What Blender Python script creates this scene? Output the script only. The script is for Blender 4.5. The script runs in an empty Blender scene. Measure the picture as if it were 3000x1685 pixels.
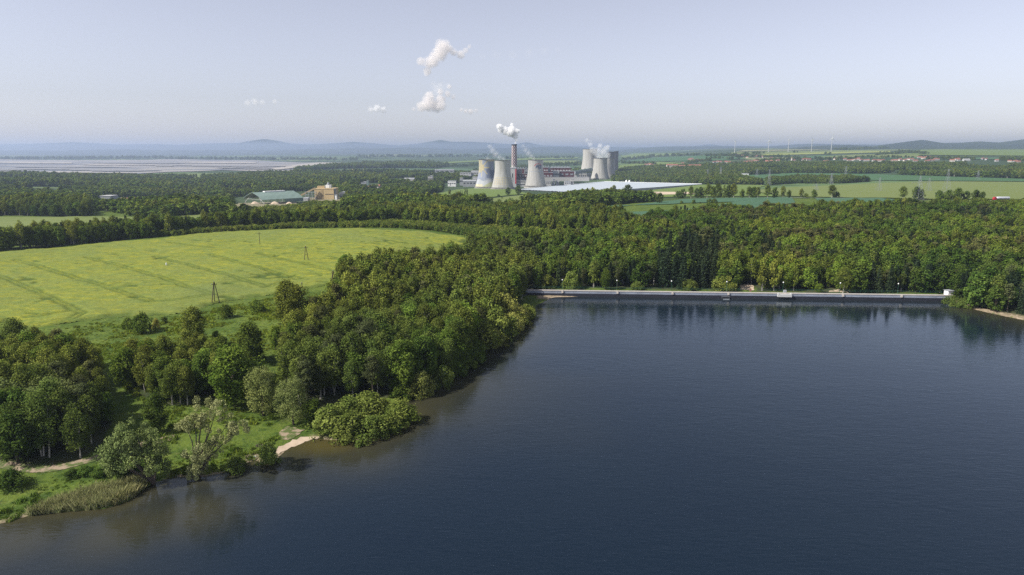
import bpy, bmesh, math, random
import numpy as np
from mathutils import Vector, Matrix
from mathutils.geometry import delaunay_2d_cdt
R = math.radians
random.seed(7); rng = np.random.default_rng(7)
sc = bpy.context.scene
# ------------------------------------------------------------------ camera, sky, sun, exposure
CAMH = 70.0
PITCH = math.atan((842.5 - 440.0) / 2000.0)
FV, CX, CY = 2000.0 / 1.16460, 1288.0, 723.5          # focal length and centre in the units used below
cam = bpy.data.cameras.new('camera'); cam_o = bpy.data.objects.new('camera', cam)
sc.collection.objects.link(cam_o)
cam_o.location = (0, 0, CAMH); cam_o.rotation_euler = (math.pi / 2 - PITCH, 0, 0)
cam.sensor_width = 36.0; cam.lens = 36.0 * 2000.0 / 3000.0
cam.clip_start = 1.0; cam.clip_end = 120000.0
sc.camera = cam_o
SUN_EL, SUN_AZ = R(44), R(-112)                       # azimuth measured clockwise from +Y: light comes from the left, a little behind
w = bpy.data.worlds.new('World'); sc.world = w; w.use_nodes = True
nt = w.node_tree; bg = nt.nodes['Background']
sky = nt.nodes.new('ShaderNodeTexSky'); sky.sky_type = 'NISHITA'; sky.sun_disc = False
sky.sun_elevation = SUN_EL; sky.sun_rotation = SUN_AZ
sky.altitude = 250; sky.air_density = 1.0; sky.dust_density = 0.9; sky.ozone_density = 1.5
hsv = nt.nodes.new('ShaderNodeMixRGB'); hsv.blend_type = 'MULTIPLY'; hsv.inputs[0].default_value = 1.0
hsv.inputs[2].default_value = (0.985, 0.955, 1.045, 1)
sat = nt.nodes.new('ShaderNodeHueSaturation'); sat.inputs['Saturation'].default_value = 0.42
nt.links.new(sky.outputs[0], sat.inputs['Color']); nt.links.new(sat.outputs[0], hsv.inputs[1]); nt.links.new(hsv.outputs[0], bg.inputs[0])
bg.inputs[1].default_value = 0.086
sun = bpy.data.lights.new('sun', 'SUN'); sun.energy = 4.6; sun.angle = R(0.5); sun.color = (1.0, 0.95, 0.87)
sun_o = bpy.data.objects.new('sun', sun); sc.collection.objects.link(sun_o)
sdir = Vector((math.sin(SUN_AZ) * math.cos(SUN_EL), math.cos(SUN_AZ) * math.cos(SUN_EL), math.sin(SUN_EL)))
sun_o.rotation_euler = sdir.to_track_quat('Z', 'Y').to_euler()
sc.view_settings.view_transform = 'Standard'; sc.view_settings.look = 'None'
sc.view_settings.exposure = 0.7; sc.view_settings.gamma = 1.0
sc.cycles.max_bounces = 8; sc.cycles.diffuse_bounces = 2; sc.cycles.glossy_bounces = 2
sc.cycles.transmission_bounces = 2; sc.cycles.transparent_max_bounces = 8; sc.cycles.volume_bounces = 6
sc.cycles.use_denoising = False
sc.cycles.volume_step_rate = 1.0; sc.cycles.volume_max_steps = 128
HAZE = 7.4e-5

# ------------------------------------------------------------------ helpers
COL = sc.collection
def tag(o, label=None, cat=None, group=None, kind=None):
    if label: o['label'] = label
    if cat: o['category'] = cat
    if group: o['group'] = group
    if kind: o['kind'] = kind
    return o
def empty(name, loc, rz=0.0, label=None, cat=None, group=None, s=None):
    o = bpy.data.objects.new(name, None); COL.objects.link(o); o.location = loc
    o.rotation_euler = (0, 0, rz)
    if s is not None: o.scale = (s, s, s) if not hasattr(s, '__len__') else s
    return tag(o, label, cat, group)
def mesh_np(name, verts, faces, mat=None, attrs=None, smooth=False):
    """verts (N,3), faces (M,k) integer array, all the same size"""
    verts = np.asarray(verts, dtype=np.float32); faces = np.asarray(faces, dtype=np.int32)
    me = bpy.data.meshes.new(name); k = faces.shape[1]
    me.vertices.add(len(verts)); me.vertices.foreach_set('co', verts.ravel())
    me.loops.add(faces.size); me.loops.foreach_set('vertex_index', faces.ravel())
    me.polygons.add(len(faces)); me.polygons.foreach_set('loop_start', np.arange(0, faces.size, k, dtype=np.int32))
    me.polygons.foreach_set('loop_total', np.full(len(faces), k, dtype=np.int32))
    if smooth: me.polygons.foreach_set('use_smooth', np.ones(len(faces), dtype=bool))
    for an, (dom, arr) in (attrs or {}).items():
        arr = np.asarray(arr, dtype=np.float32)
        if arr.ndim == 1:
            a = me.attributes.new(an, 'FLOAT', dom); a.data.foreach_set('value', arr)
        else:
            a = me.attributes.new(an, 'FLOAT_COLOR', dom)
            if arr.shape[1] == 3: arr = np.concatenate([arr, np.ones((len(arr), 1), np.float32)], 1)
            a.data.foreach_set('color', arr.ravel())
    me.update(calc_edges=True); me.validate()
    if mat: me.materials.append(mat)
    return me
def link(name, me, parent=None, loc=None):
    o = bpy.data.objects.new(name, me); COL.objects.link(o)
    if parent is not None: o.parent = parent
    if loc is not None: o.location = loc
    return o
class MB:
    """collects boxes, bars and lathes into one mesh"""
    def __init__(s): s.v = []; s.f = []
    def add(s, vs, fs):
        b = len(s.v); s.v += [tuple(v) for v in vs]; s.f += [tuple(i + b for i in f) for f in fs]; return s
    def box(s, x0, x1, y0, y1, z0, z1):
        return s.add([(x0, y0, z0), (x1, y0, z0), (x1, y1, z0), (x0, y1, z0), (x0, y0, z1), (x1, y0, z1), (x1, y1, z1), (x0, y1, z1)],
                     [(0, 3, 2, 1), (4, 5, 6, 7), (0, 1, 5, 4), (1, 2, 6, 5), (2, 3, 7, 6), (3, 0, 4, 7)])
    def bar(s, a, b, r, r2=None, n=5):
        a = Vector(a); b = Vector(b); d = (b - a)
        if d.length < 1e-6: return s
        d.normalize(); u = d.orthogonal().normalized(); w_ = d.cross(u); r2 = r if r2 is None else r2
        vs = []
        for p, rr in ((a, r), (b, r2)):
            for i in range(n):
                t = 2 * math.pi * i / n; vs.append(p + u * (math.cos(t) * rr) + w_ * (math.sin(t) * rr))
        fs = [(i, (i + 1) % n, n + (i + 1) % n, n + i) for i in range(n)] + [tuple(range(n - 1, -1, -1)), tuple(range(n, 2 * n))]
        return s.add(vs, fs)
    def lathe(s, prof, n=24, c=(0, 0, 0)):
        vs = []; m = len(prof)
        for r, z in prof:
            for i in range(n):
                t = 2 * math.pi * i / n; vs.append((c[0] + r * math.cos(t), c[1] + r * math.sin(t), c[2] + z))
        fs = [(j * n + i, j * n + (i + 1) % n, (j + 1) * n + (i + 1) % n, (j + 1) * n + i) for j in range(m - 1) for i in range(n)]
        return s.add(vs, fs)
    def gable(s, x0, x1, y0, y1, z0, h, ov=0.4, along='x'):
        """gable roof prism"""
        if along == 'x':
            ym = (y0 + y1) / 2; x0 -= ov; x1 += ov; y0 -= ov; y1 += ov
            return s.add([(x0, y0, z0), (x1, y0, z0), (x1, y1, z0), (x0, y1, z0), (x0, ym, z0 + h), (x1, ym, z0 + h)],
                         [(0, 3, 2, 1), (0, 1, 5, 4), (2, 3, 4, 5), (0, 4, 3), (1, 2, 5)])
        xm = (x0 + x1) / 2; x0 -= ov; x1 += ov; y0 -= ov; y1 += ov
        return s.add([(x0, y0, z0), (x1, y0, z0), (x1, y1, z0), (x0, y1, z0), (xm, y0, z0 + h), (xm, y1, z0 + h)],
                     [(0, 3, 2, 1), (0, 4, 5, 3), (1, 2, 5, 4), (0, 1, 4), (2, 3, 5)])
    def mesh(s, name, mat, smooth=False):
        me = bpy.data.meshes.new(name); me.from_pydata(s.v, [], s.f); me.materials.append(mat)
        if smooth: me.polygons.foreach_set('use_smooth', [True] * len(me.polygons))
        me.update(); return me
    def build(s, name, mat, parent=None, loc=None, smooth=False):
        return link(name, s.mesh(name, mat, smooth), parent, loc)
def copy_tree(o, parent=None):
    c = o.copy(); COL.objects.link(c)
    if parent is not None: c.parent = parent
    for ch in [x for x in KIDS.get(o.name, [])]: copy_tree(ch, c)
    return c
KIDS = {}
def register(root):
    KIDS[root.name] = [c for c in root.children]
    for c in root.children: register(c)

# ------------------------------------------------------------------ terrain
def ang(vy): return PITCH - math.atan((CY - vy) / FV)                       # angle below eye level
def zat(Y, vy): return CAMH - Y * math.tan(ang(vy))
def av(vx, vy):                                                             # X / Y of a view direction
    dy = (CY - vy) / FV; return ((vx - CX) / FV) / (math.cos(PITCH) + dy * math.sin(PITCH))
COLS = {   # picture column -> (distance, height or ('v', row where it is seen))
 0:    [(0, 5), (200, 6), (434, 7), (548, 'v', 591), (734, 'v', 545), (926, 'v', 520), (1300, 'v', 490), (1800, 'v', 466), (2600, 'v', 441), (3500, 'v', 440), (4500, 'v', 425), (6000, 'v', 410), (7000, 'v', 404), (9000, 'v', 396), (13000, 'v', 390)],
 500:  [(0, 5), (200, 6), (505, 8), (600, 4), (734, 0), (900, 'v', 526), (1150, 'v', 517), (1500, 'v', 495), (2000, 'v', 471), (2600, 'v', 452), (3100, 'v', 436), (3700, 'v', 432), (4500, 'v', 421), (6000, 'v', 409), (7000, 'v', 403), (9000, 'v', 396), (13000, 'v', 390)],
 900:  [(0, 4), (200, 5), (400, 8), (530, 10), (600, 6), (734, 0), (900, 'v', 527), (1150, 'v', 509), (1600, 'v', 482), (2200, 'v', 460), (3000, 'v', 440), (3800, 'v', 424), (4500, 'v', 418), (6000, 'v', 407), (7000, 'v', 401), (9000, 'v', 394), (13000, 'v', 387)],
 1250: [(0, 2), (300, 3), (450, 5), (560, 5), (734, 0), (1000, 'v', 512), (1300, 'v', 492), (1900, 'v', 475), (2400, 'v', 457), (3500, 'v', 431), (5000, 'v', 412), (7000, 'v', 400), (9000, 'v', 393), (13000, 'v', 386)],
 1500: [(0, 1), (345, 1), (500, 4), (711, 8), (1130, 'v', 496), (1500, 'v', 486), (1900, 'v', 474), (2250, 'v', 457), (2600, 'v', 447), (4000, 'v', 416), (6000, 'v', 403), (9000, 'v', 392), (13000, 'v', 384)],
 1900: [(0, 1), (345, 1), (500, 4), (700, 7), (815, 'v', 506), (1150, 'v', 486), (1500, 'v', 470), (1750, 'v', 463), (2300, 'v', 440), (2900, 'v', 421), (3300, 'v', 411), (4000, 'v', 398), (5400, 'v', 384), (7000, 'v', 378), (10000, 'v', 374), (14000, 'v', 372)],
 2400: [(0, 1), (345, 1), (500, 5), (700, 8), (815, 'v', 506), (1150, 'v', 480), (1600, 'v', 457), (1800, 'v', 447), (2100, 'v', 438), (2600, 'v', 414), (2900, 'v', 405), (3300, 'v', 398), (5500, 'v', 378.5), (7500, 'v', 373), (10000, 'v', 368), (14000, 'v', 370)],
}
_keys = sorted(COLS)
_lY = np.log(np.geomspace(1, 60000, 1600))
_tab = []
for k in _keys:
    ys = [max(p[0], 1) for p in COLS[k]]; zs = [p[1] if len(p) == 2 else zat(p[0], p[2]) for p in COLS[k]]
    ys.append(60000); zs.append(zs[-1])
    zc = np.interp(_lY, np.log(ys), zs)
    ker = np.hanning(25); ker /= ker.sum()
    zp = np.pad(zc, 12, mode='edge'); zc = np.convolve(zp, ker, mode='valid')
    _tab.append(zc)
_tab = np.array(_tab); _ka = np.array([av(k, 440) for k in _keys])
SKY1 = [(-400, 366), (0, 363.5), (60, 362), (110, 361), (185, 358), (240, 360.5), (300, 364), (350, 363), (400, 363), (450, 365), (500, 362.5), (530, 361), (560, 361), (600, 360), (635, 354), (665, 350), (695, 354), (730, 361), (760, 363), (800, 363), (850, 360), (890, 357), (930, 360), (1000, 366), (1050, 362), (1080, 357), (1108, 352), (1135, 357), (1185, 357), (1240, 360), (1290, 364), (1325, 358), (1365, 366), (1440, 368), (1560, 370), (1700, 371), (1750, 368), (1785, 363), (1820, 368), (1900, 371), (2100, 368), (2800, 368)]
SKY2 = [(1700, 400), (1850, 392), (1980, 372), (2060, 367), (2138, 365), (2190, 369), (2240, 362), (2320, 352), (2372, 360), (2420, 359), (2465, 356), (2512, 359), (2576, 351), (2700, 349), (2900, 358)]
_s1a = [av(p[0], p[1]) for p in SKY1]; _s1 = [-math.tan(ang(p[1])) for p in SKY1]
_s2a = [av(p[0], p[1]) for p in SKY2]; _s2 = [-math.tan(ang(p[1])) for p in SKY2]
def vnoise(x, y, seed=0):
    xi = np.floor(x).astype(np.int64); yi = np.floor(y).astype(np.int64); fx = x - xi; fy = y - yi
    fx = fx * fx * (3 - 2 * fx); fy = fy * fy * (3 - 2 * fy)
    def hsh(a, b):
        n = (a * 374761393 + b * 668265263 + seed * 974634777) & 0x7fffffff
        n = ((n ^ (n >> 13)) * 1274126177) & 0x7fffffff
        return ((n ^ (n >> 16)) & 0xffff) / 65535.0
    return (hsh(xi, yi) * (1 - fx) + hsh(xi + 1, yi) * fx) * (1 - fy) + (hsh(xi, yi + 1) * (1 - fx) + hsh(xi + 1, yi + 1) * fx) * fy
def sstep(t): t = np.clip(t, 0, 1); return t * t * (3 - 2 * t)
def gv0(vx, vy, z=0.0):
    Y = (CAMH - z) / math.tan(ang(vy)); return (av(vx, vy) * Y, Y)
SHORE = [(-300, 1375), (0, 1318), (60, 1301), (110, 1290), (170, 1287), (260, 1281), (320, 1262), (355, 1236), (385, 1216), (420, 1204), (445, 1199), (480, 1203), (530, 1196), (570, 1188), (610, 1168), (640, 1158), (672, 1166), (700, 1150), (720, 1131), (760, 1113), (790, 1101), (830, 1107), (870, 1109), (940, 1104), (1000, 1086), (1040, 1058), (1046, 1036), (1015, 1010), (1060, 994), (1130, 966), (1150, 940), (1172, 918), (1205, 888), (1245, 858), (1290, 826), (1335, 794), (1350, 768)]
DAM_L = gv0(1343, 744.5); DAM_R = gv0(2385, 758)
SHORE_R = [(2398, 763), (2440, 776), (2500, 790), (2576, 806), (2700, 836), (2900, 880)]
LAKE = [gv0(*p) for p in SHORE] + [(DAM_L[0] + 9, DAM_L[1] - 3.6), (DAM_L[0] + 24, DAM_L[1] - 1.2)] + [DAM_R] + [gv0(*p) for p in SHORE_R] + [(420, 120), (520, -100), (520, -700), (-500, -700), (-420, -200), (-230, 60)]
LK = np.array(LAKE)
def in_poly(px, py, poly):
    poly = np.asarray(poly); inside = np.zeros(px.shape, bool); j = len(poly) - 1
    for i in range(len(poly)):
        xi, yi = poly[i]; xj, yj = poly[j]
        c = ((yi > py) != (yj > py))
        with np.errstate(divide='ignore', invalid='ignore'):
            c &= px < (xj - xi) * (py - yi) / (yj - yi + 1e-12) + xi
        inside ^= c; j = i
    return inside
def seg_dist(px, py, pts, closed=True):
    pts = np.asarray(pts); d = np.full(px.shape, 1e9); n = len(pts)
    for i in range(n if closed else n - 1):
        a = pts[i]; b = pts[(i + 1) % n]; ab = b - a; L = ab @ ab + 1e-9
        t = np.clip(((px - a[0]) * ab[0] + (py - a[1]) * ab[1]) / L, 0, 1)
        d = np.minimum(d, np.hypot(px - a[0] - t * ab[0], py - a[1] - t * ab[1]))
    return d
def lake_d(x, y):
    d = seg_dist(x, y, LK); return np.where(in_poly(x, y, LK), -d, d)
def hfar(x, y):
    yy = np.maximum(y, 1.0); a = np.clip(x / yy, -1.6, 1.6); l = np.log(yy)
    fi = np.interp(l, _lY, np.arange(len(_lY))); i0 = np.clip(fi.astype(int), 0, len(_lY) - 2); t = fi - i0
    ka = np.interp(a, _ka, np.arange(len(_ka))); k0 = np.clip(ka.astype(int), 0, len(_ka) - 2); s = sstep(ka - k0)
    T = _tab
    z = (T[k0, i0] * (1 - t) + T[k0, i0 + 1] * t) * (1 - s) + (T[k0 + 1, i0] * (1 - t) + T[k0 + 1, i0 + 1] * t) * s
    # distant ranges
    n = vnoise(a * 60, l * 9, 3) * 0.6 + vnoise(a * 150, l * 20, 4) * 0.4
    m1 = np.interp(a, _s1a, _s1) * 26000 + CAMH
    r1 = np.exp(-((l - math.log(26000)) / 0.20) ** 2)
    z = z * (1 - r1) + m1 * r1 - r1 * (1 - r1) * 240 * n
    low = np.exp(-((l - math.log(17500)) / 0.13) ** 2)
    z = z + low * (30 + 120 * vnoise(a * 14 + 3, l * 2, 9)) * (1 - r1)
    m2 = np.interp(a, _s2a, _s2) * 9500 + CAMH
    r2 = np.exp(-((l - math.log(9500)) / 0.16) ** 2) * sstep((a - 0.36) / 0.06)
    z = z * (1 - r2) + np.maximum(m2, z) * r2 - r2 * (1 - r2) * 50 * n
    return z
PAD = []
def hgt(x, y):
    x = np.atleast_1d(np.asarray(x, float)); y = np.atleast_1d(np.asarray(y, float))
    z = hfar(x, y)
    for poly, (pa, pb, pc) in PAD:
        pl = pa * x + pb * y + pc - 2.5; k = in_poly(x, y, poly); z = np.where(k, np.minimum(z, pl), z)
    near = (y < 900)
    if near.any():
        xn, yn = x[near], y[near]; d = lake_d(xn, yn)
        bump = (vnoise(xn / 23, yn / 23, 1) - 0.5) * 1.2 + (vnoise(xn / 6, yn / 6, 2) - 0.5) * 0.5
        zl = z[near] * sstep(d / 75) + 0.45 * sstep(d / 3.0) + bump * sstep(d / 14) * 0.8 + 0.02
        z[near] = np.where(d > 0, np.maximum(zl, 0.03 + 0.1 * np.minimum(d, 3)), -np.minimum(-d * 0.22, 4.0))
    return z
def h1(x, y): return float(hgt([x], [y])[0])
_Ys = np.geomspace(60, 45000, 2600)
def gv(vx, vy):
    """point of the terrain seen in direction (vx, vy)"""
    a = av(vx, vy); T = math.tan(ang(vy)); zr = CAMH - _Ys * T; d = zr - hgt(a * _Ys, _Ys)
    i = np.argmax(d < 0)
    if not (d < 0).any(): return (a * 30000, 30000.0, h1(a * 30000, 30000))
    i = max(i, 1); t = d[i - 1] / (d[i - 1] - d[i] + 1e-12); Y = _Ys[i - 1] + t * (_Ys[i] - _Ys[i - 1])
    return (a * Y, Y, h1(a * Y, Y))
HALL = [gv(*p) for p in [(1307, 478.5), (1462, 486.0), (1766, 465.2), (1520, 458.4)]]
_H = np.array(HALL); _pl = np.linalg.lstsq(np.c_[_H[:, :2], np.ones(4)], _H[:, 2] + 2.0, rcond=None)[0]
_c = _H[:, :2].mean(0); PAD.append(([tuple(_c + (p - _c) * 1.05) for p in _H[:, :2]], tuple(_pl)))
def polyv(pts): return [gv(*p)[:2] for p in pts]
def at(vx, Y):
    x = av(vx, 500) * Y; return (x, Y, h1(x, Y))
def zrow(Y, vy): return CAMH - Y * math.tan(ang(vy))

# ------------------------------------------------------------------ materials
def nodes_of(name):
    m = bpy.data.materials.new(name); m.use_nodes = True; t = m.node_tree
    b = t.nodes['Principled BSDF']; return m, t, b
def N(t, typ, **kw):
    n = t.nodes.new(typ)
    for k, v in kw.items(): setattr(n, k, v)
    return n
def noise_col(t, c1, c2, scale, detail=5, rough=0.6, lo=0.35, hi=0.65, coord=None, sc3=None):
    if coord is None:
        g = N(t, 'ShaderNodeNewGeometry'); coord = g.outputs['Position']
    if sc3:
        mp = N(t, 'ShaderNodeMapping'); mp.inputs['Scale'].default_value = sc3[:3]
        if len(sc3) > 3: mp.inputs['Rotation'].default_value = (0, 0, sc3[3])
        t.links.new(coord, mp.inputs['Vector']); coord = mp.outputs[0]
    n = N(t, 'ShaderNodeTexNoise'); n.inputs['Scale'].default_value = scale; n.inputs['Detail'].default_value = detail
    n.inputs['Roughness'].default_value = rough; t.links.new(coord, n.inputs['Vector'])
    mr = N(t, 'ShaderNodeMapRange'); mr.inputs['From Min'].default_value = lo; mr.inputs['From Max'].default_value = hi
    t.links.new(n.outputs[0], mr.inputs['Value'])
    mx = N(t, 'ShaderNodeMix', data_type='RGBA'); t.links.new(mr.outputs[0], mx.inputs[0])
    for s, c in ((6, c1), (7, c2)):
        if isinstance(c, tuple): mx.inputs[s].default_value = (*c, 1)
        else: t.links.new(c, mx.inputs[s])
    return mx.outputs[2], n.outputs[0]
def mixc(t, fac, a, b, mode='MIX'):
    mx = N(t, 'ShaderNodeMix', data_type='RGBA'); mx.blend_type = mode
    if isinstance(fac, (int, float)): mx.inputs[0].default_value = fac
    else: t.links.new(fac, mx.inputs[0])
    for s, c in ((6, a), (7, b)):
        if isinstance(c, tuple): mx.inputs[s].default_value = (*c, 1)
        else: t.links.new(c, mx.inputs[s])
    return mx.outputs[2]
def bump(t, b, h, dist, strength=1.0):
    bp = N(t, 'ShaderNodeBump'); bp.inputs['Distance'].default_value = dist; bp.inputs['Strength'].default_value = strength
    t.links.new(h, bp.inputs['Height']); t.links.new(bp.outputs[0], b.inputs['Normal'])
def simple(name, c1, c2=None, scale=0.5, rough=0.8, metal=0.0, sc3=None, bd=None, lo=0.3, hi=0.7, spec=0.3):
    m, t, b = nodes_of(name); c2 = c2 or tuple(x * 0.75 for x in c1)
    co, nf = noise_col(t, c1, c2, scale, sc3=sc3, lo=lo, hi=hi)
    t.links.new(co, b.inputs['Base Color']); b.inputs['Roughness'].default_value = rough; b.inputs['Metallic'].default_value = metal
    b.inputs['Specular IOR Level'].default_value = spec
    if bd: bump(t, b, nf, bd)
    return m
def leafmat(name, c1, c2, trans=0.25, var=0.32, hue=0.012):
    """leaves: diffuse and translucent, tint varies per clump (attribute) and per tree"""
    m = bpy.data.materials.new(name); m.use_nodes = True; t = m.node_tree; t.nodes.clear()
    out = N(t, 'ShaderNodeOutputMaterial'); at_ = N(t, 'ShaderNodeAttribute', attribute_name='tint')
    oi = N(t, 'ShaderNodeObjectInfo')
    c = mixc(t, at_.outputs['Fac'], c1, c2)
    hs = N(t, 'ShaderNodeHueSaturation'); t.links.new(c, hs.inputs['Color'])
    mr = N(t, 'ShaderNodeMapRange'); mr.inputs['To Min'].default_value = 1 - var; mr.inputs['To Max'].default_value = 1 + var
    t.links.new(oi.outputs['Random'], mr.inputs['Value']); t.links.new(mr.outputs[0], hs.inputs['Value'])
    ml = N(t, 'ShaderNodeMath', operation='MULTIPLY'); ml.inputs[1].default_value = 37.7; t.links.new(oi.outputs['Random'], ml.inputs[0])
    fr = N(t, 'ShaderNodeMath', operation='FRACT'); t.links.new(ml.outputs[0], fr.inputs[0])
    m2 = N(t, 'ShaderNodeMapRange'); m2.inputs['To Min'].default_value = 0.5 - hue; m2.inputs['To Max'].default_value = 0.5 + hue * 0.6
    t.links.new(fr.outputs[0], m2.inputs['Value']); t.links.new(m2.outputs[0], hs.inputs['Hue'])
    gp = N(t, 'ShaderNodeNewGeometry'); ns = N(t, 'ShaderNodeTexNoise'); ns.inputs['Scale'].default_value = 0.011; ns.inputs['Detail'].default_value = 4; t.links.new(gp.outputs['Position'], ns.inputs['Vector'])
    m4 = N(t, 'ShaderNodeMapRange'); m4.inputs['From Min'].default_value = .38; m4.inputs['From Max'].default_value = .62; t.links.new(ns.outputs[0], m4.inputs['Value'])
    hs_out = mixc(t, 1.0, hs.outputs[0], mixc(t, m4.outputs[0], (.76, .82, .86), (1.32, 1.18, .98)), 'MULTIPLY')
    d = N(t, 'ShaderNodeBsdfDiffuse'); tr = N(t, 'ShaderNodeBsdfTranslucent'); mx = N(t, 'ShaderNodeMixShader'); mx.inputs[0].default_value = trans
    t.links.new(hs_out, d.inputs[0]); t.links.new(hs_out, tr.inputs[0])
    t.links.new(d.outputs[0], mx.inputs[1]); t.links.new(tr.outputs[0], mx.inputs[2]); t.links.new(mx.outputs[0], out.inputs[0])
    return m
M = {}
M['birch'] = leafmat('birch_leaves', (0.068, 0.100, 0.019), (0.185, 0.225, 0.047))
M['leaf'] = leafmat('broad_leaves', (0.046, 0.082, 0.015), (0.125, 0.175, 0.032))
M['bright'] = leafmat('bright_leaves', (0.06, 0.11, 0.016), (0.15, 0.215, 0.036))
M['willow'] = leafmat('willow_leaves', (0.1, 0.135, 0.04), (0.28, 0.32, 0.105), var=0.15)
M['palewillow'] = leafmat('pale_willow_leaves', (0.22, 0.235, 0.09), (0.44, 0.45, 0.20), var=0.1)
M['shrub'] = leafmat('shrub_leaves', (0.085, 0.125, 0.024), (0.215, 0.26, 0.06), var=0.15)
M['yellow'] = leafmat('yellow_leaves', (0.15, 0.17, 0.042), (0.33, 0.35, 0.10), var=0.15)
M['spruce'] = leafmat('spruce_needles', (0.018, 0.032, 0.016), (0.048, 0.068, 0.030), trans=0.1, var=0.3)
M['reed'] = leafmat('reed_blades', (0.23, 0.25, 0.080), (0.50, 0.45, 0.21), var=0.15)
M['grassb'] = leafmat('grass_blades', (0.072, 0.130, 0.016), (0.190, 0.250, 0.038), var=0.3, hue=0.02)
M['bark'] = simple('bark', (0.09, 0.07, 0.05), (0.04, 0.03, 0.025), 3.0)
M['pinel'] = leafmat('pine_needles', (0.056, 0.070, 0.024), (0.140, 0.155, 0.060))
M['birchbark'] = simple('birch_bark', (0.40, 0.38, 0.34), (0.10, 0.085, 0.075), 1.4, sc3=(1, 1, 3), lo=0.5, hi=0.62)
M['concrete'] = simple('concrete', (0.42, 0.41, 0.38), (0.32, 0.31, 0.29), 0.35)
M['damwall'] = simple('dam_concrete', (0.27, 0.30, 0.36), (0.17, 0.19, 0.23), 0.5, sc3=(0.5, 1, 2.2))
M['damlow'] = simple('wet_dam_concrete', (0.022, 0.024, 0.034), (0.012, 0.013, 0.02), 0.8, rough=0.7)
M['damcap'] = simple('dam_cap', (0.52, 0.47, 0.42), (0.42, 0.38, 0.34), 0.6)
M['green_metal'] = simple('green_metal', (0.03, 0.10, 0.06), (0.02, 0.07, 0.045), 1.0, rough=0.5)
M['white'] = simple('white_paint', (0.78, 0.78, 0.76), (0.66, 0.66, 0.65), 0.2)
M['offwhite'] = simple('off_white_panel', (0.45, 0.45, 0.44), (0.36, 0.36, 0.36), 0.15)
M['grey'] = simple('grey_panel', (0.30, 0.31, 0.32), (0.22, 0.23, 0.24), 0.12)
M['darkgrey'] = simple('dark_grey_panel', (0.06, 0.065, 0.075), (0.04, 0.045, 0.05), 0.1)
M['redpanel'] = simple('dark_red_panel', (0.095, 0.024, 0.026), (0.06, 0.016, 0.018), 0.1)
M['redstripe'] = simple('red_paint', (0.45, 0.04, 0.05), (0.36, 0.03, 0.04), 0.2)
M['beige'] = simple('beige_cladding', (0.50, 0.38, 0.20), (0.42, 0.32, 0.17), 0.08, sc3=(3, 3, 0.3))
M['greenroof'] = simple('pale_green_roof', (0.17, 0.235, 0.205), (0.13, 0.185, 0.16), 0.05, sc3=(4, 0.4, 1))
M['roofwhite'] = simple('white_roof_sheet', (0.37, 0.41, 0.44), (0.34, 0.38, 0.41), 0.012, lo=0.2, hi=0.8)
M['tile'] = simple('red_tiles', (0.27, 0.12, 0.085), (0.20, 0.09, 0.065), 0.3)
M['tileold'] = simple('brown_tiles', (0.24, 0.11, 0.08), (0.16, 0.08, 0.065), 0.3)
M['plaster'] = simple('plaster', (0.62, 0.58, 0.50), (0.50, 0.47, 0.42), 0.3)
M['glass'] = simple('dark_glass', (0.03, 0.035, 0.045), (0.02, 0.02, 0.03), 1.0, rough=0.2)
M['steel'] = simple('galvanised_steel', (0.26, 0.28, 0.30), (0.20, 0.22, 0.24), 0.5, rough=0.5)
M['wood'] = simple('weathered_wood', (0.085, 0.06, 0.05), (0.05, 0.035, 0.03), 2.0)
M['tyre'] = simple('tyre_rubber', (0.02, 0.02, 0.02), None, 1.0)
M['asphalt'] = simple('asphalt', (0.17, 0.165, 0.16), (0.12, 0.12, 0.12), 0.4)
M['sand'] = simple('sand', (0.52, 0.42, 0.31), (0.40, 0.31, 0.22), 0.35, bd=0.15)
M['dirt'] = simple('bare_dirt', (0.27, 0.21, 0.145), (0.075, 0.10, 0.025), 0.6, bd=0.15, lo=0.44, hi=0.56)
M['ash'] = simple('pale_overburden', (0.27, 0.25, 0.225), (0.11, 0.12, 0.14), 0.0055, sc3=(0.22, 0.9, 1), lo=0.45, hi=0.56)
M['ashdark'] = simple('dark_terrace', (0.21, 0.205, 0.20), (0.17, 0.17, 0.175), 0.004, sc3=(.3, 1, 1))
M['ashpale'] = simple('pale_terrace', (0.36, 0.33, 0.29), (0.27, 0.25, 0.225), 0.004, sc3=(.3, 1, 1))
M['quarry'] = simple('orange_earth', (0.40, 0.27, 0.17), (0.20, 0.17, 0.10), 0.012, sc3=(0.5, 2, 1))
def fieldmat(name, c1, c2, c3, s=0.02, rot=0.0, stretch=6.0, bd=0.25):
    m, t, b = nodes_of(name)
    a, _ = noise_col(t, c1, c2, s, detail=4, sc3=(1, stretch, 1, rot), lo=0.35, hi=0.65)
    c, nf = noise_col(t, a, c3, 0.35, detail=6, lo=0.48, hi=0.75)
    t.links.new(c, b.inputs['Base Color']); b.inputs['Roughness'].default_value = 0.9; b.inputs['Specular IOR Level'].default_value = 0.1
    bump(t, b, nf, bd); return m
M['f_light'] = fieldmat('light_green_crop', (0.115, 0.150, 0.042), (0.155, 0.180, 0.058), (0.095, 0.13, 0.036))
M['f_olive'] = fieldmat('meadow_grass', (0.095, 0.145, 0.032), (0.14, 0.185, 0.045), (0.075, 0.11, 0.028))
M['f_teal'] = fieldmat('blue_green_crop', (0.050, 0.105, 0.062), (0.065, 0.125, 0.068), (0.045, 0.09, 0.05))
M['f_deep'] = fieldmat('deep_green_crop', (0.045, 0.10, 0.040), (0.060, 0.125, 0.050), (0.04, 0.085, 0.04))
M['f_yellow'] = fieldmat('yellowish_crop', (0.25, 0.27, 0.06), (0.20, 0.24, 0.055), (0.17, 0.2, 0.05))
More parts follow.
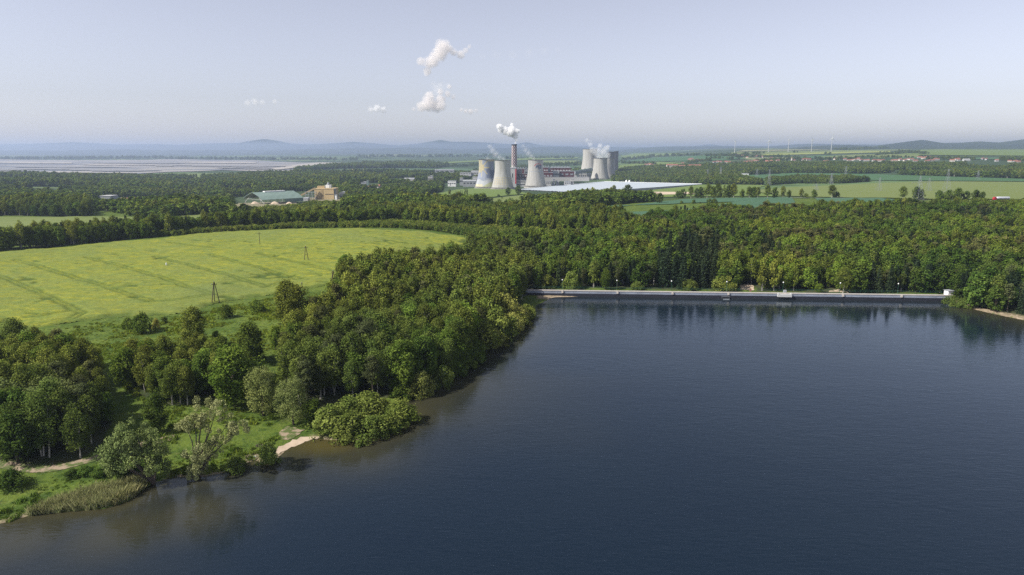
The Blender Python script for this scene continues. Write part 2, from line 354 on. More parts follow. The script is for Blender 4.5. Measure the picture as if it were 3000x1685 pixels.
M['f_tan'] = fieldmat('pale_stubble', (0.24, 0.22, 0.12), (0.18, 0.20, 0.08), (0.16, 0.17, 0.08))
def rape_mat():
    m, t, b = nodes_of('flowering_rape_crop')
    a, n1 = noise_col(t, (0.140, 0.180, 0.034), (0.240, 0.240, 0.024), 0.16, detail=8, rough=0.7, sc3=(0.8, 2.0, 1, 0.35), lo=0.42, hi=0.62)
    a2, _ = noise_col(t, a, (0.135, 0.170, 0.045), 0.012, detail=3, lo=0.45, hi=0.7)
    c, n2 = noise_col(t, a2, (0.105, 0.130, 0.030), 0.9, detail=8, lo=0.5, hi=0.68, sc3=(0.6, 1.8, 1, 0.2))
    tr = N(t, 'ShaderNodeAttribute', attribute_name='track')
    c2 = mixc(t, tr.outputs['Fac'], c, (0.060, 0.092, 0.018))
    t.links.new(c2, b.inputs['Base Color']); b.inputs['Roughness'].default_value = 0.9; b.inputs['Specular IOR Level'].default_value = 0.1
    bump(t, b, n2, 0.5); return m
M['rape'] = rape_mat()
def ground_mat():
    m, t, b = nodes_of('land_surface')
    # near meadow
    a, n1 = noise_col(t, (0.052, 0.088, 0.014), (0.108, 0.145, 0.024), 0.09, detail=8, rough=0.7, lo=0.38, hi=0.62)
    a, n2 = noise_col(t, a, (0.034, 0.062, 0.012), 0.6, detail=8, lo=0.50, hi=0.66)
    a, _ = noise_col(t, a, (0.150, 0.155, 0.045), 0.22, detail=8, rough=0.75, lo=0.57, hi=0.75)
    # forest floor
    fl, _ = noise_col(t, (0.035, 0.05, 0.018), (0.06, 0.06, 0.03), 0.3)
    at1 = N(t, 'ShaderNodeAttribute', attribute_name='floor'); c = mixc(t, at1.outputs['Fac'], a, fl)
    # far patchwork of fields and woods
    g = N(t, 'ShaderNodeNewGeometry')
    mp = N(t, 'ShaderNodeMapping'); mp.inputs['Scale'].default_value = (0.0011, 0.0006, 0.001); mp.inputs['Rotation'].default_value = (0, 0, 0.2)
    t.links.new(g.outputs['Position'], mp.inputs[0])
    vo = N(t, 'ShaderNodeTexVoronoi'); vo.inputs['Scale'].default_value = 1.0; t.links.new(mp.outputs[0], vo.inputs['Vector'])
    cr = N(t, 'ShaderNodeValToRGB'); cr.color_ramp.interpolation = 'CONSTANT'
    sp = N(t, 'ShaderNodeSeparateColor'); t.links.new(vo.outputs['Color'], sp.inputs[0]); t.links.new(sp.outputs[0], cr.inputs[0])
    stops = [(0, (0.045, 0.07, 0.03)), (0.3, (0.09, 0.14, 0.05)), (0.42, (0.05, 0.075, 0.03)), (0.58, (0.13, 0.17, 0.06)), (0.68, (0.045, 0.07, 0.03)), (0.85, (0.07, 0.12, 0.06)), (0.93, (0.17, 0.19, 0.08))]
    e = cr.color_ramp.elements; e[0].color = (*stops[0][1], 1); e[1].position = stops[1][0]; e[1].color = (*stops[1][1], 1)
    for p, col in stops[2:]:
        x = e.new(p); x.color = (*col, 1)
    wd, _ = noise_col(t, cr.outputs[0], (0.032, 0.055, 0.022), 0.0016, detail=8, rough=0.7, sc3=(0.6, 1, 1), lo=0.47, hi=0.53)
    at2 = N(t, 'ShaderNodeAttribute', attribute_name='far'); c = mixc(t, at2.outputs['Fac'], c, wd)
    mt, _ = noise_col(t, (0.012, 0.022, 0.014), (0.035, 0.050, 0.028), 0.0011, detail=6)
    at3 = N(t, 'ShaderNodeAttribute', attribute_name='hill'); c = mixc(t, at3.outputs['Fac'], c, mt)
    sd = N(t, 'ShaderNodeAttribute', attribute_name='sandy')
    sn, _ = noise_col(t, (0.34, 0.27, 0.19), (0.16, 0.13, 0.08), 0.7); c = mixc(t, sd.outputs['Fac'], c, sn)
    t.links.new(c, b.inputs['Base Color']); b.inputs['Roughness'].default_value = 0.95; b.inputs['Specular IOR Level'].default_value = 0.1
    bump(t, b, n2, 0.5); return m
M['ground'] = ground_mat()
M['coal'] = simple('coal_yard_ground', (0.10, 0.10, 0.11), (0.055, 0.055, 0.065), 0.05)
def water_mat():
    m, t, b = nodes_of('lake_water')
    at_ = N(t, 'ShaderNodeAttribute', attribute_name='shallow')
    deep, _ = noise_col(t, (0.0035, 0.0100, 0.0200), (0.0045, 0.0115, 0.0210), 0.02)
    c = mixc(t, at_.outputs['Fac'], deep, (0.072, 0.060, 0.016))
    t.links.new(c, b.inputs['Base Color']); b.inputs['Roughness'].default_value = 0.09; b.inputs['IOR'].default_value = 1.33; b.inputs['Specular Tint'].default_value = (0.72, 0.90, 1.15, 1)
    b.inputs['Specular IOR Level'].default_value = 0.5
    g = N(t, 'ShaderNodeNewGeometry')
    def nz(s, rot, st, det=3):
        mp = N(t, 'ShaderNodeMapping'); mp.inputs['Scale'].default_value = st; mp.inputs['Rotation'].default_value = (0, 0, rot)
        t.links.new(g.outputs['Position'], mp.inputs[0]); n = N(t, 'ShaderNodeTexNoise'); n.inputs['Scale'].default_value = s
        n.inputs['Detail'].default_value = det; n.inputs['Distortion'].default_value = 0.6; t.links.new(mp.outputs[0], n.inputs['Vector']); return n.outputs[0]
    a1 = nz(0.9, 0.5, (0.45, 1.5, 1)); a2 = nz(0.28, 0.9, (0.5, 1.3, 1)); a3 = nz(0.012, 0.2, (0.6, 1.6, 1), 4)
    ad = N(t, 'ShaderNodeMath', operation='ADD'); t.links.new(a1, ad.inputs[0]); t.links.new(a2, ad.inputs[1])
    mr = N(t, 'ShaderNodeMapRange'); mr.inputs['From Min'].default_value = 0.3; mr.inputs['From Max'].default_value = 0.7; mr.inputs['To Min'].default_value = 0.45; mr.inputs['To Max'].default_value = 1.35
    t.links.new(a3, mr.inputs['Value'])
    ml = N(t, 'ShaderNodeMath', operation='MULTIPLY'); t.links.new(ad.outputs[0], ml.inputs[0]); t.links.new(mr.outputs[0], ml.inputs[1])
    bp = N(t, 'ShaderNodeBump'); bp.inputs['Distance'].default_value = 0.06; bp.inputs['Strength'].default_value = .8; t.links.new(ml.outputs[0], bp.inputs['Height'])
    fr = N(t, 'ShaderNodeFresnel'); fr.inputs['IOR'].default_value = 1.33; t.links.new(bp.outputs[0], fr.inputs['Normal'])
    df = N(t, 'ShaderNodeBsdfDiffuse'); t.links.new(c, df.inputs[0]); gl = N(t, 'ShaderNodeBsdfGlossy'); gl.inputs['Color'].default_value = (.88, .95, 1.0, 1); gl.inputs['Roughness'].default_value = .06; t.links.new(bp.outputs[0], gl.inputs['Normal'])
    ms = N(t, 'ShaderNodeMixShader'); t.links.new(fr.outputs[0], ms.inputs[0]); t.links.new(df.outputs[0], ms.inputs[1]); t.links.new(gl.outputs[0], ms.inputs[2])
    t.links.new(ms.outputs[0], t.nodes['Material Output'].inputs[0])
    return m
M['water'] = water_mat()
def attr_mat(name, rough=0.85, stain=True):
    m, t, b = nodes_of(name); a = N(t, 'ShaderNodeAttribute', attribute_name='paint')
    c = a.outputs['Color']
    if stain:
        n, _ = noise_col(t, (1, 1, 1), (0.70, 0.70, 0.68), 0.09, detail=6, sc3=(2.2, 2.2, 0.22), lo=0.4, hi=0.75)
        c = mixc(t, 1.0, c, n, 'MULTIPLY')
    t.links.new(c, b.inputs['Base Color']); b.inputs['Roughness'].default_value = rough; b.inputs['Specular IOR Level'].default_value = 0.2
    return m
M['paint'] = attr_mat('painted_concrete')

# ------------------------------------------------------------------ ground, lake
def build_ground():
    a = np.concatenate([np.linspace(-3.5, -0.9, 40)[:-1], np.arange(-0.9, 0.9, 0.0040), np.linspace(0.9, 3.5, 40)])
    Y = np.concatenate([[-900, -400, 0, 30, 60, 80], np.exp(np.arange(math.log(95), math.log(60000), 0.0082))])
    A, YY = np.meshgrid(a, Y); X = A * np.maximum(YY, 60)
    X = np.where(YY < 60, A * 60 * (1 + np.abs(60 - YY) / 100), X)
    xs, ys = X.ravel(), YY.ravel(); z = hgt(xs, ys)
    nY, nA = X.shape; idx = np.arange(nY * nA).reshape(nY, nA)
    f = np.stack([idx[:-1, :-1], idx[:-1, 1:], idx[1:, 1:], idx[1:, :-1]], -1).reshape(-1, 4)
    d = np.full(xs.shape, 500.0); nr = ys < 900; d[nr] = lake_d(xs[nr], ys[nr])
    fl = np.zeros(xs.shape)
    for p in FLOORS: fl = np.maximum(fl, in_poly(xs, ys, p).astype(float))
    far = sstep((ys - 800) / 300); hill = sstep((ys - 10500) / 3500)
    hill = np.maximum(hill, sstep((ys - 6200) / 900) * sstep((xs / np.maximum(ys, 1) - 0.36) / 0.06))
    sandy = sstep((1.6 - np.abs(d - 0.2)) / 1.6) * (vnoise(xs / 14, ys / 14, 8) > 0.52) * (ys < 168)
    rb = (xs > 90) & (ys < 330) & (d > 0) & (d < 7); sandy = np.where(rb, sstep((7 - d) / 3), sandy); sandy = np.where((xs > DAM_L[0] + 1) & (xs < DAM_L[0] + 30) & (ys > DAM_L[1] - 8) & (ys < DAM_L[1] + 1), 1, sandy)
    sandy = np.where(d < -0.5, 1, sandy)
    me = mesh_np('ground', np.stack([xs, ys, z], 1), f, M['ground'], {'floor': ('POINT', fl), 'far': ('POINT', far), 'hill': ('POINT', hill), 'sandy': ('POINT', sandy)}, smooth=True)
    tag(link('ground', me), kind='structure')
def build_water():
    xs = np.arange(-520, 620, 3.0); ys = np.concatenate([np.arange(-720, 60, 12), np.arange(60, 331, 1.5)])
    X, Y = np.meshgrid(xs, ys); x, y = X.ravel(), Y.ravel(); d = -lake_d(x, y)
    n = vnoise(x / 20, y / 20, 5)
    sh = np.exp(-np.maximum(d, 0) / (6 + 11 * n)) * 0.55
    bx, by = gv0(800, 1118); sh = np.maximum(sh, 0.95 * np.exp(-np.hypot((x - bx) / 15, (y - by) / 8) ** 2) * (0.7 + .3 * n))
    for vx, vy, rr in ((60, 1340, 13), (300, 1330, 12), (480, 1290, 11), (900, 1130, 14), (1080, 1010, 12)):
        cx_, cy_ = gv0(vx, vy); sh = np.maximum(sh, 0.42 * np.exp(-np.hypot((x - cx_) / rr, (y - cy_) / rr) ** 2))
    sh = np.where((y > 300), sh * 0.3, sh)
    nY, nX = X.shape; idx = np.arange(nY * nX).reshape(nY, nX)
    f = np.stack([idx[:-1, :-1], idx[:-1, 1:], idx[1:, 1:], idx[1:, :-1]], -1).reshape(-1, 4)
    me = mesh_np('water', np.stack([x, y, np.zeros_like(x)], 1), f, M['water'], {'shallow': ('POINT', sh)}, smooth=True)
    tag(link('water', me), kind='structure')
def drape(name, poly, mat, off=None, res=None, rag=0.0, kind='structure'):
    """a sheet of land following the terrain inside a world polygon"""
    poly = [tuple(p) for p in poly]; P = np.array(poly); ym = max(P[:, 1].mean(), 50)
    res = res or ym * 0.012
    bd = []
    for i in range(len(poly)):
        a = P[i]; b = P[(i + 1) % len(poly)]; n = max(1, int(np.hypot(*(b - a)) / res))
        for k in range(n):
            q = a + (b - a) * k / n
            if rag: q = q + (rng.random(2) - 0.5) * rag
            bd.append(tuple(q))
    x0, y0 = P.min(0); x1, y1 = P.max(0)
    gx, gy = np.meshgrid(np.arange(x0, x1, res), np.arange(y0, y1, res)); gx = gx.ravel(); gy = gy.ravel()
    ins = in_poly(gx, gy, bd); dd = seg_dist(gx, gy, bd) > res * 0.4 if len(bd) < 400 else True
    k = ins & dd; pts = [Vector(p) for p in bd] + [Vector((a, b)) for a, b in zip(gx[k], gy[k])]
    nb = len(bd)
    o = delaunay_2d_cdt(pts, [(i, (i + 1) % nb) for i in range(nb)], [list(range(nb))], 1, 1e-4)
    vs = np.array([(v.x, v.y) for v in o[0]]); z = hgt(vs[:, 0], vs[:, 1])
    off = (0.25 + ym * 0.0006) if off is None else off
    me = mesh_np(name, np.stack([vs[:, 0], vs[:, 1], z + off], 1), np.array([list(f) for f in o[2] if len(f) == 3]), mat, smooth=True)
    return tag(link(name, me), kind=kind)
def strip(name, pts, width, mat, off=0.12, res=3.0):
    """a road or path: a ribbon along a polyline on the ground"""
    P = np.array([p[:2] for p in pts], float); out = []
    for i in range(len(P) - 1):
        n = max(1, int(np.hypot(*(P[i + 1] - P[i])) / res))
        for k in range(n): out.append(P[i] + (P[i + 1] - P[i]) * k / n)
    out.append(P[-1]); Q = np.array(out)
    ker = np.ones(5) / 5
    if len(Q) > 8:
        for c in (0, 1):
            q = np.pad(Q[:, c], 2, mode='edge'); Q[:, c] = np.convolve(q, ker, mode='valid')
    T = np.gradient(Q, axis=0); T /= np.linalg.norm(T, axis=1, keepdims=True) + 1e-9; Nn = np.stack([-T[:, 1], T[:, 0]], 1)
    cols = 4; V = []; 
    for j in range(cols):
        s = (j / (cols - 1) - 0.5) * width; q = Q + Nn * s; z = hgt(q[:, 0], q[:, 1]) + off; V.append(np.stack([q[:, 0], q[:, 1], z], 1))
    V = np.array(V); n = len(Q); idx = np.arange(cols * n).reshape(cols, n)
    f = np.stack([idx[:-1, :-1], idx[:-1, 1:], idx[1:, 1:], idx[1:, :-1]], -1).reshape(-1, 4)[:, ::-1]
    return tag(link(name, mesh_np(name, V.reshape(-1, 3), f, mat, smooth=True)), kind='structure')

# stands of trees (polygons of ground as seen in the picture)
ST_A = polyv([(-90, 1150), (0, 1160), (110, 1172), (200, 1160), (255, 1120), (280, 1062), (285, 1030), (262, 985), (240, 950), (190, 935), (90, 925), (-90, 920)])
ST_B = polyv([(318, 985), (370, 1003), (440, 1024), (540, 1022), (575, 1000), (615, 975), (600, 940), (540, 918), (480, 908), (415, 925), (335, 950)])
ST_C = polyv([(705, 985), (765, 1040), (850, 1015), (950, 1005), (1030, 985), (1125, 950), (1176, 892), (1240, 838), (1290, 796), (1312, 758), (1335, 730), (1375, 724), (1330, 690), (1240, 668), (1190, 660), (1100, 690), (1000, 700), (900, 718), (845, 730), (880, 765), (835, 800), (775, 850), (718, 905)])
ST_D = polyv([(1352, 725), (1420, 723), (1560, 726), (1750, 729), (1850, 731), (1860, 716), (1895, 716), (1905, 733), (2100, 737), (2380, 738), (2420, 770), (2500, 784), (2620, 806), (2900, 850), (3100, 800), (3100, 528), (2576, 530), (2300, 534), (2100, 540), (1900, 545), (1700, 555), (1600, 572), (1560, 608), (1480, 622), (1330, 632), (1215, 630), (1150, 655), (1240, 668), (1330, 690), (1375, 724)])
ST_E = polyv([(1000, 562), (1180, 574), (1380, 586), (1570, 600), (1600, 575), (1560, 556), (1400, 545), (1250, 535), (1100, 532), (950, 545), (850, 556), (760, 564), (600, 572), (430, 587), (420, 593), (540, 581), (700, 572), (850, 568)])
SCRUB = polyv([(860, 573), (1000, 574), (1120, 584), (1200, 598), (1230, 622), (1330, 630), (1480, 620), (1560, 608), (1570, 600), (1380, 586), (1180, 574), (1000, 562), (860, 568)])
ST_F = polyv([(-100, 640), (0, 630), (180, 616), (300, 605), (395, 597), (430, 585), (400, 583), (300, 593), (180, 603), (110, 606), (70, 622), (0, 624), (-100, 632)])
ST_G = polyv([(-100, 548), (0, 543), (215, 545), (240, 536), (180, 523), (60, 524), (-100, 528)])
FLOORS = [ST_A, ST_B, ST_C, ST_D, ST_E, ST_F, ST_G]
build_ground(); build_water()

# main crop field with its tractor tracks, 1.2 m grid
FIELD = polyv([(-160, 668), (-60, 648), (0, 636), (150, 624), (300, 609), (400, 601), (480, 590), (560, 584), (700, 579), (850, 577), (1000, 580), (1100, 588), (1190, 603), (1150, 622), (1060, 652), (980, 670), (900, 700), (845, 716), (767, 726), (667, 744), (540, 766), (500, 780), (420, 789), (300, 798), (200, 813), (90, 823), (0, 816), (-160, 835)])
def build_field():
    P = np.array(FIELD); x0, y0 = P.min(0); x1, y1 = P.max(0); s = 1.0
    xs = np.arange(x0 - 2, x1 + 2, s); ys = np.arange(y0 - 2, y1 + 2, s); X, Y = np.meshgrid(xs, ys); x, y = X.ravel(), Y.ravel()
    wx = x + (vnoise(x / 9, y / 9, 11) - .5) * 9; wy = y + (vnoise(x / 9, y / 9, 12) - .5) * 8
    ins = in_poly(wx, wy, FIELD); edge = seg_dist(wx, wy, FIELD)
    tr = np.zeros(x.shape)
    lines = [[(-60, 672), (0, 697), (70, 725), (140, 757), (212, 790)], [(40, 656), (160, 691), (270, 724), (383, 761)], [(220, 650), (330, 679), (430, 708), (530, 742)],
             [(390, 648), (500, 676), (600, 703), (672, 725)], [(533, 643), (640, 672), (755, 704)], [(650, 640), (760, 664), (860, 688)],
             [(83, 817), (140, 811), (180, 806), (212, 790)], [(75, 800), (110, 797), (165, 788)], [(383, 761), (450, 757), (530, 745)], [(672, 725), (712, 713)], [(430, 612), (500, 622), (540, 627)]]
    for L in lines:
        W = np.array(polyv(L)); nn = (vnoise(x / 7, y / 7, 20) - .5) * .8
        d = seg_dist(x + nn, y + nn, W, closed=False)
        tr = np.maximum(tr, (0.55 + 0.45 * sstep((vnoise(x / 8, y / 8, 22) - .25) / .4)) * np.exp(-((d - 1.3) / 0.7) ** 2))
    # lodged patches, long and thin, following the sowing direction
    D = np.array(polyv([(140, 757)])[0]) - np.array(polyv([(70, 725)])[0]); D /= np.linalg.norm(D)
    u = x * D[0] + y * D[1]; v = -x * D[1] + y * D[0]
    pn = vnoise(u / 26, v / 6.5, 31) * 0.6 + vnoise(x / 5, y / 4, 32) * 0.4
    rgt = sstep((x / y + 0.42) / 0.25)
    un = x / 15.0; vn2 = y / 4.2
    pn2 = vnoise(un, vn2, 33) * 0.62 + vnoise(x / 3.4, y / 2.2, 34) * 0.38
    tr = np.maximum(tr, sstep((pn - 0.775) / 0.05) * 0.9); tr = np.maximum(tr, sstep((pn2 - 0.76 + 0.05 * rgt) / 0.055) * 0.85 * (0.35 + .65 * rgt))
    tr = np.maximum(tr, .75 * sstep((7 * vnoise(x / 6, y / 6, 37) - edge) / 3.0)); tr = np.clip(tr, 0, 1)
    z = hgt(x, y) + 0.85 * sstep(edge / 3) * (1 - 0.8 * tr) + (vnoise(x / 2.5, y / 2.5, 40) - 0.5) * 0.35
    nY, nX = X.shape; idx = np.arange(nY * nX).reshape(nY, nX); I = ins.reshape(nY, nX)
    ok = I[:-1, :-1] & I[:-1, 1:] & I[1:, 1:] & I[1:, :-1]
    f = np.stack([idx[:-1, :-1], idx[:-1, 1:], idx[1:, 1:], idx[1:, :-1]], -1)[ok]
    used = np.unique(f); mp = np.full(nY * nX, -1); mp[used] = np.arange(len(used))
    me = mesh_np('crop_field', np.stack([x, y, z], 1)[used], mp[f], M['rape'], {'track': ('POINT', tr[used])}, smooth=True)
    tag(link('crop_field', me), kind='structure')
build_field()

# fields beyond (picture polygons on the terrain)
for nm, pv, mt in [
    ('crop_field', [(-150, 612), (0, 618), (70, 614), (130, 600), (240, 590), (400, 575), (340, 548), (230, 546), (0, 547), (-150, 550)], 'f_light'),
    ('meadow', [(440, 566), (560, 560), (590, 548), (500, 540), (440, 545)], 'f_light'),
    ('crop_field', [(590, 556), (780, 552), (850, 538), (870, 529), (720, 532), (600, 545)], 'f_light'),
    ('crop_field', [(1460, 532), (1540, 518), (1700, 514), (1850, 509), (1990, 497), (1850, 499), (1720, 502), (1640, 512), (1520, 524)], 'f_teal'),
    ('crop_field', [(2050, 500), (2180, 498), (2260, 503), (2240, 512), (2120, 516), (2060, 512)], 'f_teal'),
    ('crop_field', [(1470, 532), (1560, 535), (1700, 530), (1780, 522), (1990, 497), (2000, 512), (1850, 530), (1700, 545), (1560, 548)], 'f_teal'),
    ('crop_field', [(2600, 504), (2300, 502), (2050, 497), (1975, 494), (1880, 480), (1990, 472), (2120, 466), (2200, 462), (2350, 457), (2600, 459), (3200, 462), (3200, 504)], 'f_light'),
    ('meadow', [(1700, 497), (1975, 496), (1880, 481), (1930, 467), (1760, 466), (1600, 483), (1650, 497)], 'f_olive'),
    ('crop_field', [(1870, 442), (2000, 436), (2200, 439), (2400, 446), (2600, 452), (3200, 456), (3200, 461), (2600, 458), (2350, 456), (2200, 455), (2100, 450), (1980, 450), (1900, 450)], 'f_deep'),
    ('meadow', [(1240, 500), (1330, 491), (1480, 489), (1520, 494), (1440, 500), (1340, 512), (1280, 516), (1235, 506)], 'f_light'),
    ('meadow', [(1090, 490), (1150, 478), (1200, 474), (1290, 477), (1330, 489), (1240, 497), (1120, 500)], 'f_olive'),
    ('crop_field', [(860, 519), (1000, 517), (1060, 508), (950, 509)], 'f_olive'),
    # right-hand slope
    ('crop_field', [(1990, 398), (2150, 400), (2400, 402), (2700, 403), (2700, 398), (2330, 398), (2200, 392), (2060, 392)], 'f_deep'),
    ('crop_field', [(1560, 416), (1650, 408), (1720, 412), (1690, 419), (1600, 424), (1555, 424)], 'f_olive'),
    ('crop_field', [(1560, 408), (1640, 398), (1780, 392), (1850, 396), (1880, 401), (1790, 406), (1660, 407)], 'f_deep'),
    ('crop_field', [(1560, 393), (1600, 387), (1700, 386), (1730, 390), (1640, 395), (1570, 401)], 'f_olive'),
    ('crop_field', [(1840, 385), (2100, 379), (2300, 376.8), (2260, 380), (2080, 384), (1950, 388), (1900, 390), (1840, 389)], 'f_light'),
    ('crop_field', [(1910, 392), (2090, 388), (2240, 384), (2240, 381), (2090, 383), (1930, 388)], 'f_yellow'),
    ('crop_field', [(2260, 390), (2380, 392), (2700, 394), (2700, 377.5), (2320, 377.5)], 'f_olive'),
    ('crop_field', [(2050, 396), (2150, 390), (2300, 388), (2330, 396), (2200, 398)], 'f_light'),
    ('crop_field', [(1850, 383.5), (1940, 381), (2100, 377.5), (2000, 377), (1870, 379)], 'f_tan'),
    ('crop_field', [(1080, 415), (1200, 408), (1300, 402), (1210, 404), (1090, 410)], 'f_olive'),
    ('crop_field', [(1300, 405), (1450, 400), (1460, 396), (1350, 396), (1290, 400)], 'f_olive'),
    ('crop_field', [(1340, 412), (1450, 411), (1460, 405), (1360, 405)], 'f_light'),
    ]:
    drape(nm, polyv(pv), M[mt])
# open-cast mine, lighter terraces; quarry; bare banks
drape('mine_pit', polyv([(-200, 440), (0, 438), (160, 440), (330, 441), (430, 434), (560, 429), (700, 433), (740, 431), (800, 424), (880, 416), (890, 411), (760, 410), (640, 404), (420, 401), (380, 403), (200, 404), (0, 402), (-200, 402)]), M['ash'], off=3.0)
for pv_, mt_ in [([(0, 431), (120, 429), (330, 434), (420, 432), (300, 427), (120, 425), (0, 427)], 'ashdark'), ([(40, 421), (220, 420), (330, 423), (180, 424), (40, 423)], 'ashdark'), ([(-60, 436), (150, 437), (330, 439), (330, 437), (150, 434), (-60, 434)], 'ashpale'),
        ([(230, 412), (420, 414), (520, 411), (420, 409), (250, 410)], 'ashdark'), ([(385, 420), (440, 421), (430, 418), (395, 417.5)], 'ashdark'), ([(430, 419), (640, 423), (760, 420), (640, 417), (450, 417)], 'ashdark'), ([(440, 412), (640, 413), (640, 410), (460, 409)], 'ashpale'),
        ([(0, 412), (180, 414), (180, 411), (0, 409)], 'ashpale'), ([(540, 426), (690, 428), (700, 425), (560, 424)], 'ashdark'), ([(690, 430), (800, 422), (885, 413), (800, 411), (760, 415), (700, 424)], 'ashpale'), ([(200, 417), (400, 418.5), (400, 417), (210, 415.5)], 'ashpale')]:
    drape('terrace', polyv(pv_), M[mt_], off=7.0, rag=60)
drape('quarry', polyv([(845, 432), (900, 433), (985, 432), (960, 428), (880, 427)]), M['quarry'], off=3.0)
drape('works_yard', polyv([(590, 522), (600, 512), (745, 508), (750, 520), (700, 526), (610, 528)]), M['dirt'], off=.8)
drape('works_yard', polyv([(740, 506), (760, 498), (870, 496), (860, 508)]), M['dirt'], off=.8)
drape('coal_yard', polyv([(285, 506), (330, 502), (400, 508), (430, 515), (360, 516), (290, 514)]), M['coal'], off=1.0)
drape('bare_bank', polyv([(1600, 492), (1680, 491), (1750, 490), (1740, 485), (1650, 484), (1600, 486)]), M['sand'], off=1.2, rag=2)
strip('road', [gv(*p) for p in [(1970, 497.5), (2080, 500), (2190, 502.5), (2330, 505), (2480, 507), (2620, 508), (2900, 510)]], 8, M['asphalt'], 0.7, 8)
strip('road', [gv(*p) for p in [(1305, 478.5), (1380, 482), (1480, 487)]], 14, M['asphalt'], 1.6, 8)
strip('path', [gv(*p) for p in [(-60, 1160), (0, 1168), (60, 1178), (110, 1184), (180, 1172), (270, 1145), (330, 1125), (380, 1112), (450, 1098)]], 2.9, M['dirt'], 0.10, 1.5)
drape('beach', polyv([(690, 1136), (702, 1124), (735, 1108), (780, 1097), (806, 1099), (800, 1104), (770, 1112), (722, 1130), (700, 1142)]), M['sand'], off=0.09, res=1.0, rag=0.8)
drape('bare_dirt', polyv([(700, 1090), (722, 1074), (762, 1082), (760, 1092), (728, 1108), (706, 1104)]), M['dirt'], off=0.10, res=1.0, rag=1.0)
drape('bare_dirt', polyv([(618, 1150), (642, 1136), (655, 1148), (640, 1160), (622, 1162)]), M['dirt'], off=0.10, res=1.0, rag=1.0)
drape('clearing', polyv([(1858, 730), (1862, 718), (1885, 714), (1898, 720), (1895, 731)]), M['sand'], off=0.15, res=1.5, rag=1.5)
drape('clearing', polyv([(2085, 735), (2110, 727), (2150, 729), (2160, 736)]), M['sand'], off=0.15, res=1.5, rag=1.5)

# ------------------------------------------------------------------ trees
def unit(v): return v / (np.linalg.norm(v, axis=-1, keepdims=True) + 1e-9)
def leaf_quads(c, nrm, size, asp=0.7, droop=0.0):
    n = len(c); r = unit(rng.normal(size=(n, 3))); t = unit(np.cross(nrm, r)); b = np.cross(nrm, t)
    if droop: t = unit(t * (1 - droop) + np.array([0, 0, -1.0]) * droop); b = unit(np.cross(nrm, t))
    s = size[:, None] * 0.5; V = np.stack([c - t * s, c + b * s * asp, c + t * s, c - b * s * asp], 1).reshape(-1, 3)
    return V, np.arange(4 * n).reshape(n, 4)
def crown_mesh(name, mat, clumps, n_per, leaf, core, squash=(1, 1, 1), droop=0.0, outward=0.55, fuzz=0.5):
    """clumps: rows (x,y,z,r,tint)"""
    C, Nn, S, T = [], [], [], []
    for (x, y, z, r, ti) in clumps:
        k = max(6, int(n_per * (0.6 + 0.8 * rng.random())))
        d = unit(rng.normal(size=(k, 3))); rad = r * (0.45 + 0.6 * rng.random((k, 1)) ** 0.6)
        p = np.array([x, y, z]) + d * rad * np.array(squash)
        cc = unit(p - np.array(core)); nn = unit(d * outward + cc * 0.35 + rng.normal(size=(k, 3)) * fuzz + np.array([0, 0, 0.25]))
        C.append(p); Nn.append(nn); S.append(leaf * (0.6 + 0.8 * rng.random(k))); T.append(np.clip(ti + rng.normal(size=k) * 0.16, 0, 1))
    C = np.concatenate(C); V, F = leaf_quads(C, np.concatenate(Nn), np.concatenate(S), droop=droop)
    return mesh_np(name, V, F, mat, {'tint': ('POINT', np.repeat(np.concatenate(T), 4))})
def limb(mb, pts, r0, r1, n=6):
    k = len(pts) - 1
    for i in range(k): mb.bar(pts[i], pts[i + 1], r0 + (r1 - r0) * i / k, r0 + (r1 - r0) * (i + 1) / k, n)
def env_clumps(n, H, lo, prof, rscale, lean=(0, 0), shell=0.62, irregular=0.25, seed=0):
    """clump centres spread through a crown envelope; prof(t)-> radius at fraction t of crown height"""
    out = []; ph = rng.random(6) * 6.28
    for i in range(n):
        t = (i + rng.random()) / n; t = t ** 0.9
        th = rng.random() * 2 * math.pi; lob = 1 + irregular * (math.sin(2 * th + ph[0] + t * 3) * 0.6 + math.sin(3 * th + ph[1] - t * 5) * 0.5)
        R_ = prof(t) * lob; rr = R_ * (shell + (1 - shell) * rng.random()) if rng.random() < 0.8 else R_ * rng.random() * 0.6
        z = H * (lo + (1 - lo) * t); out.append((math.cos(th) * rr + lean[0] * z, math.sin(th) * rr + lean[1] * z, z, rscale * (0.7 + 0.7 * rng.random()), rng.random() * 0.9))
    return out
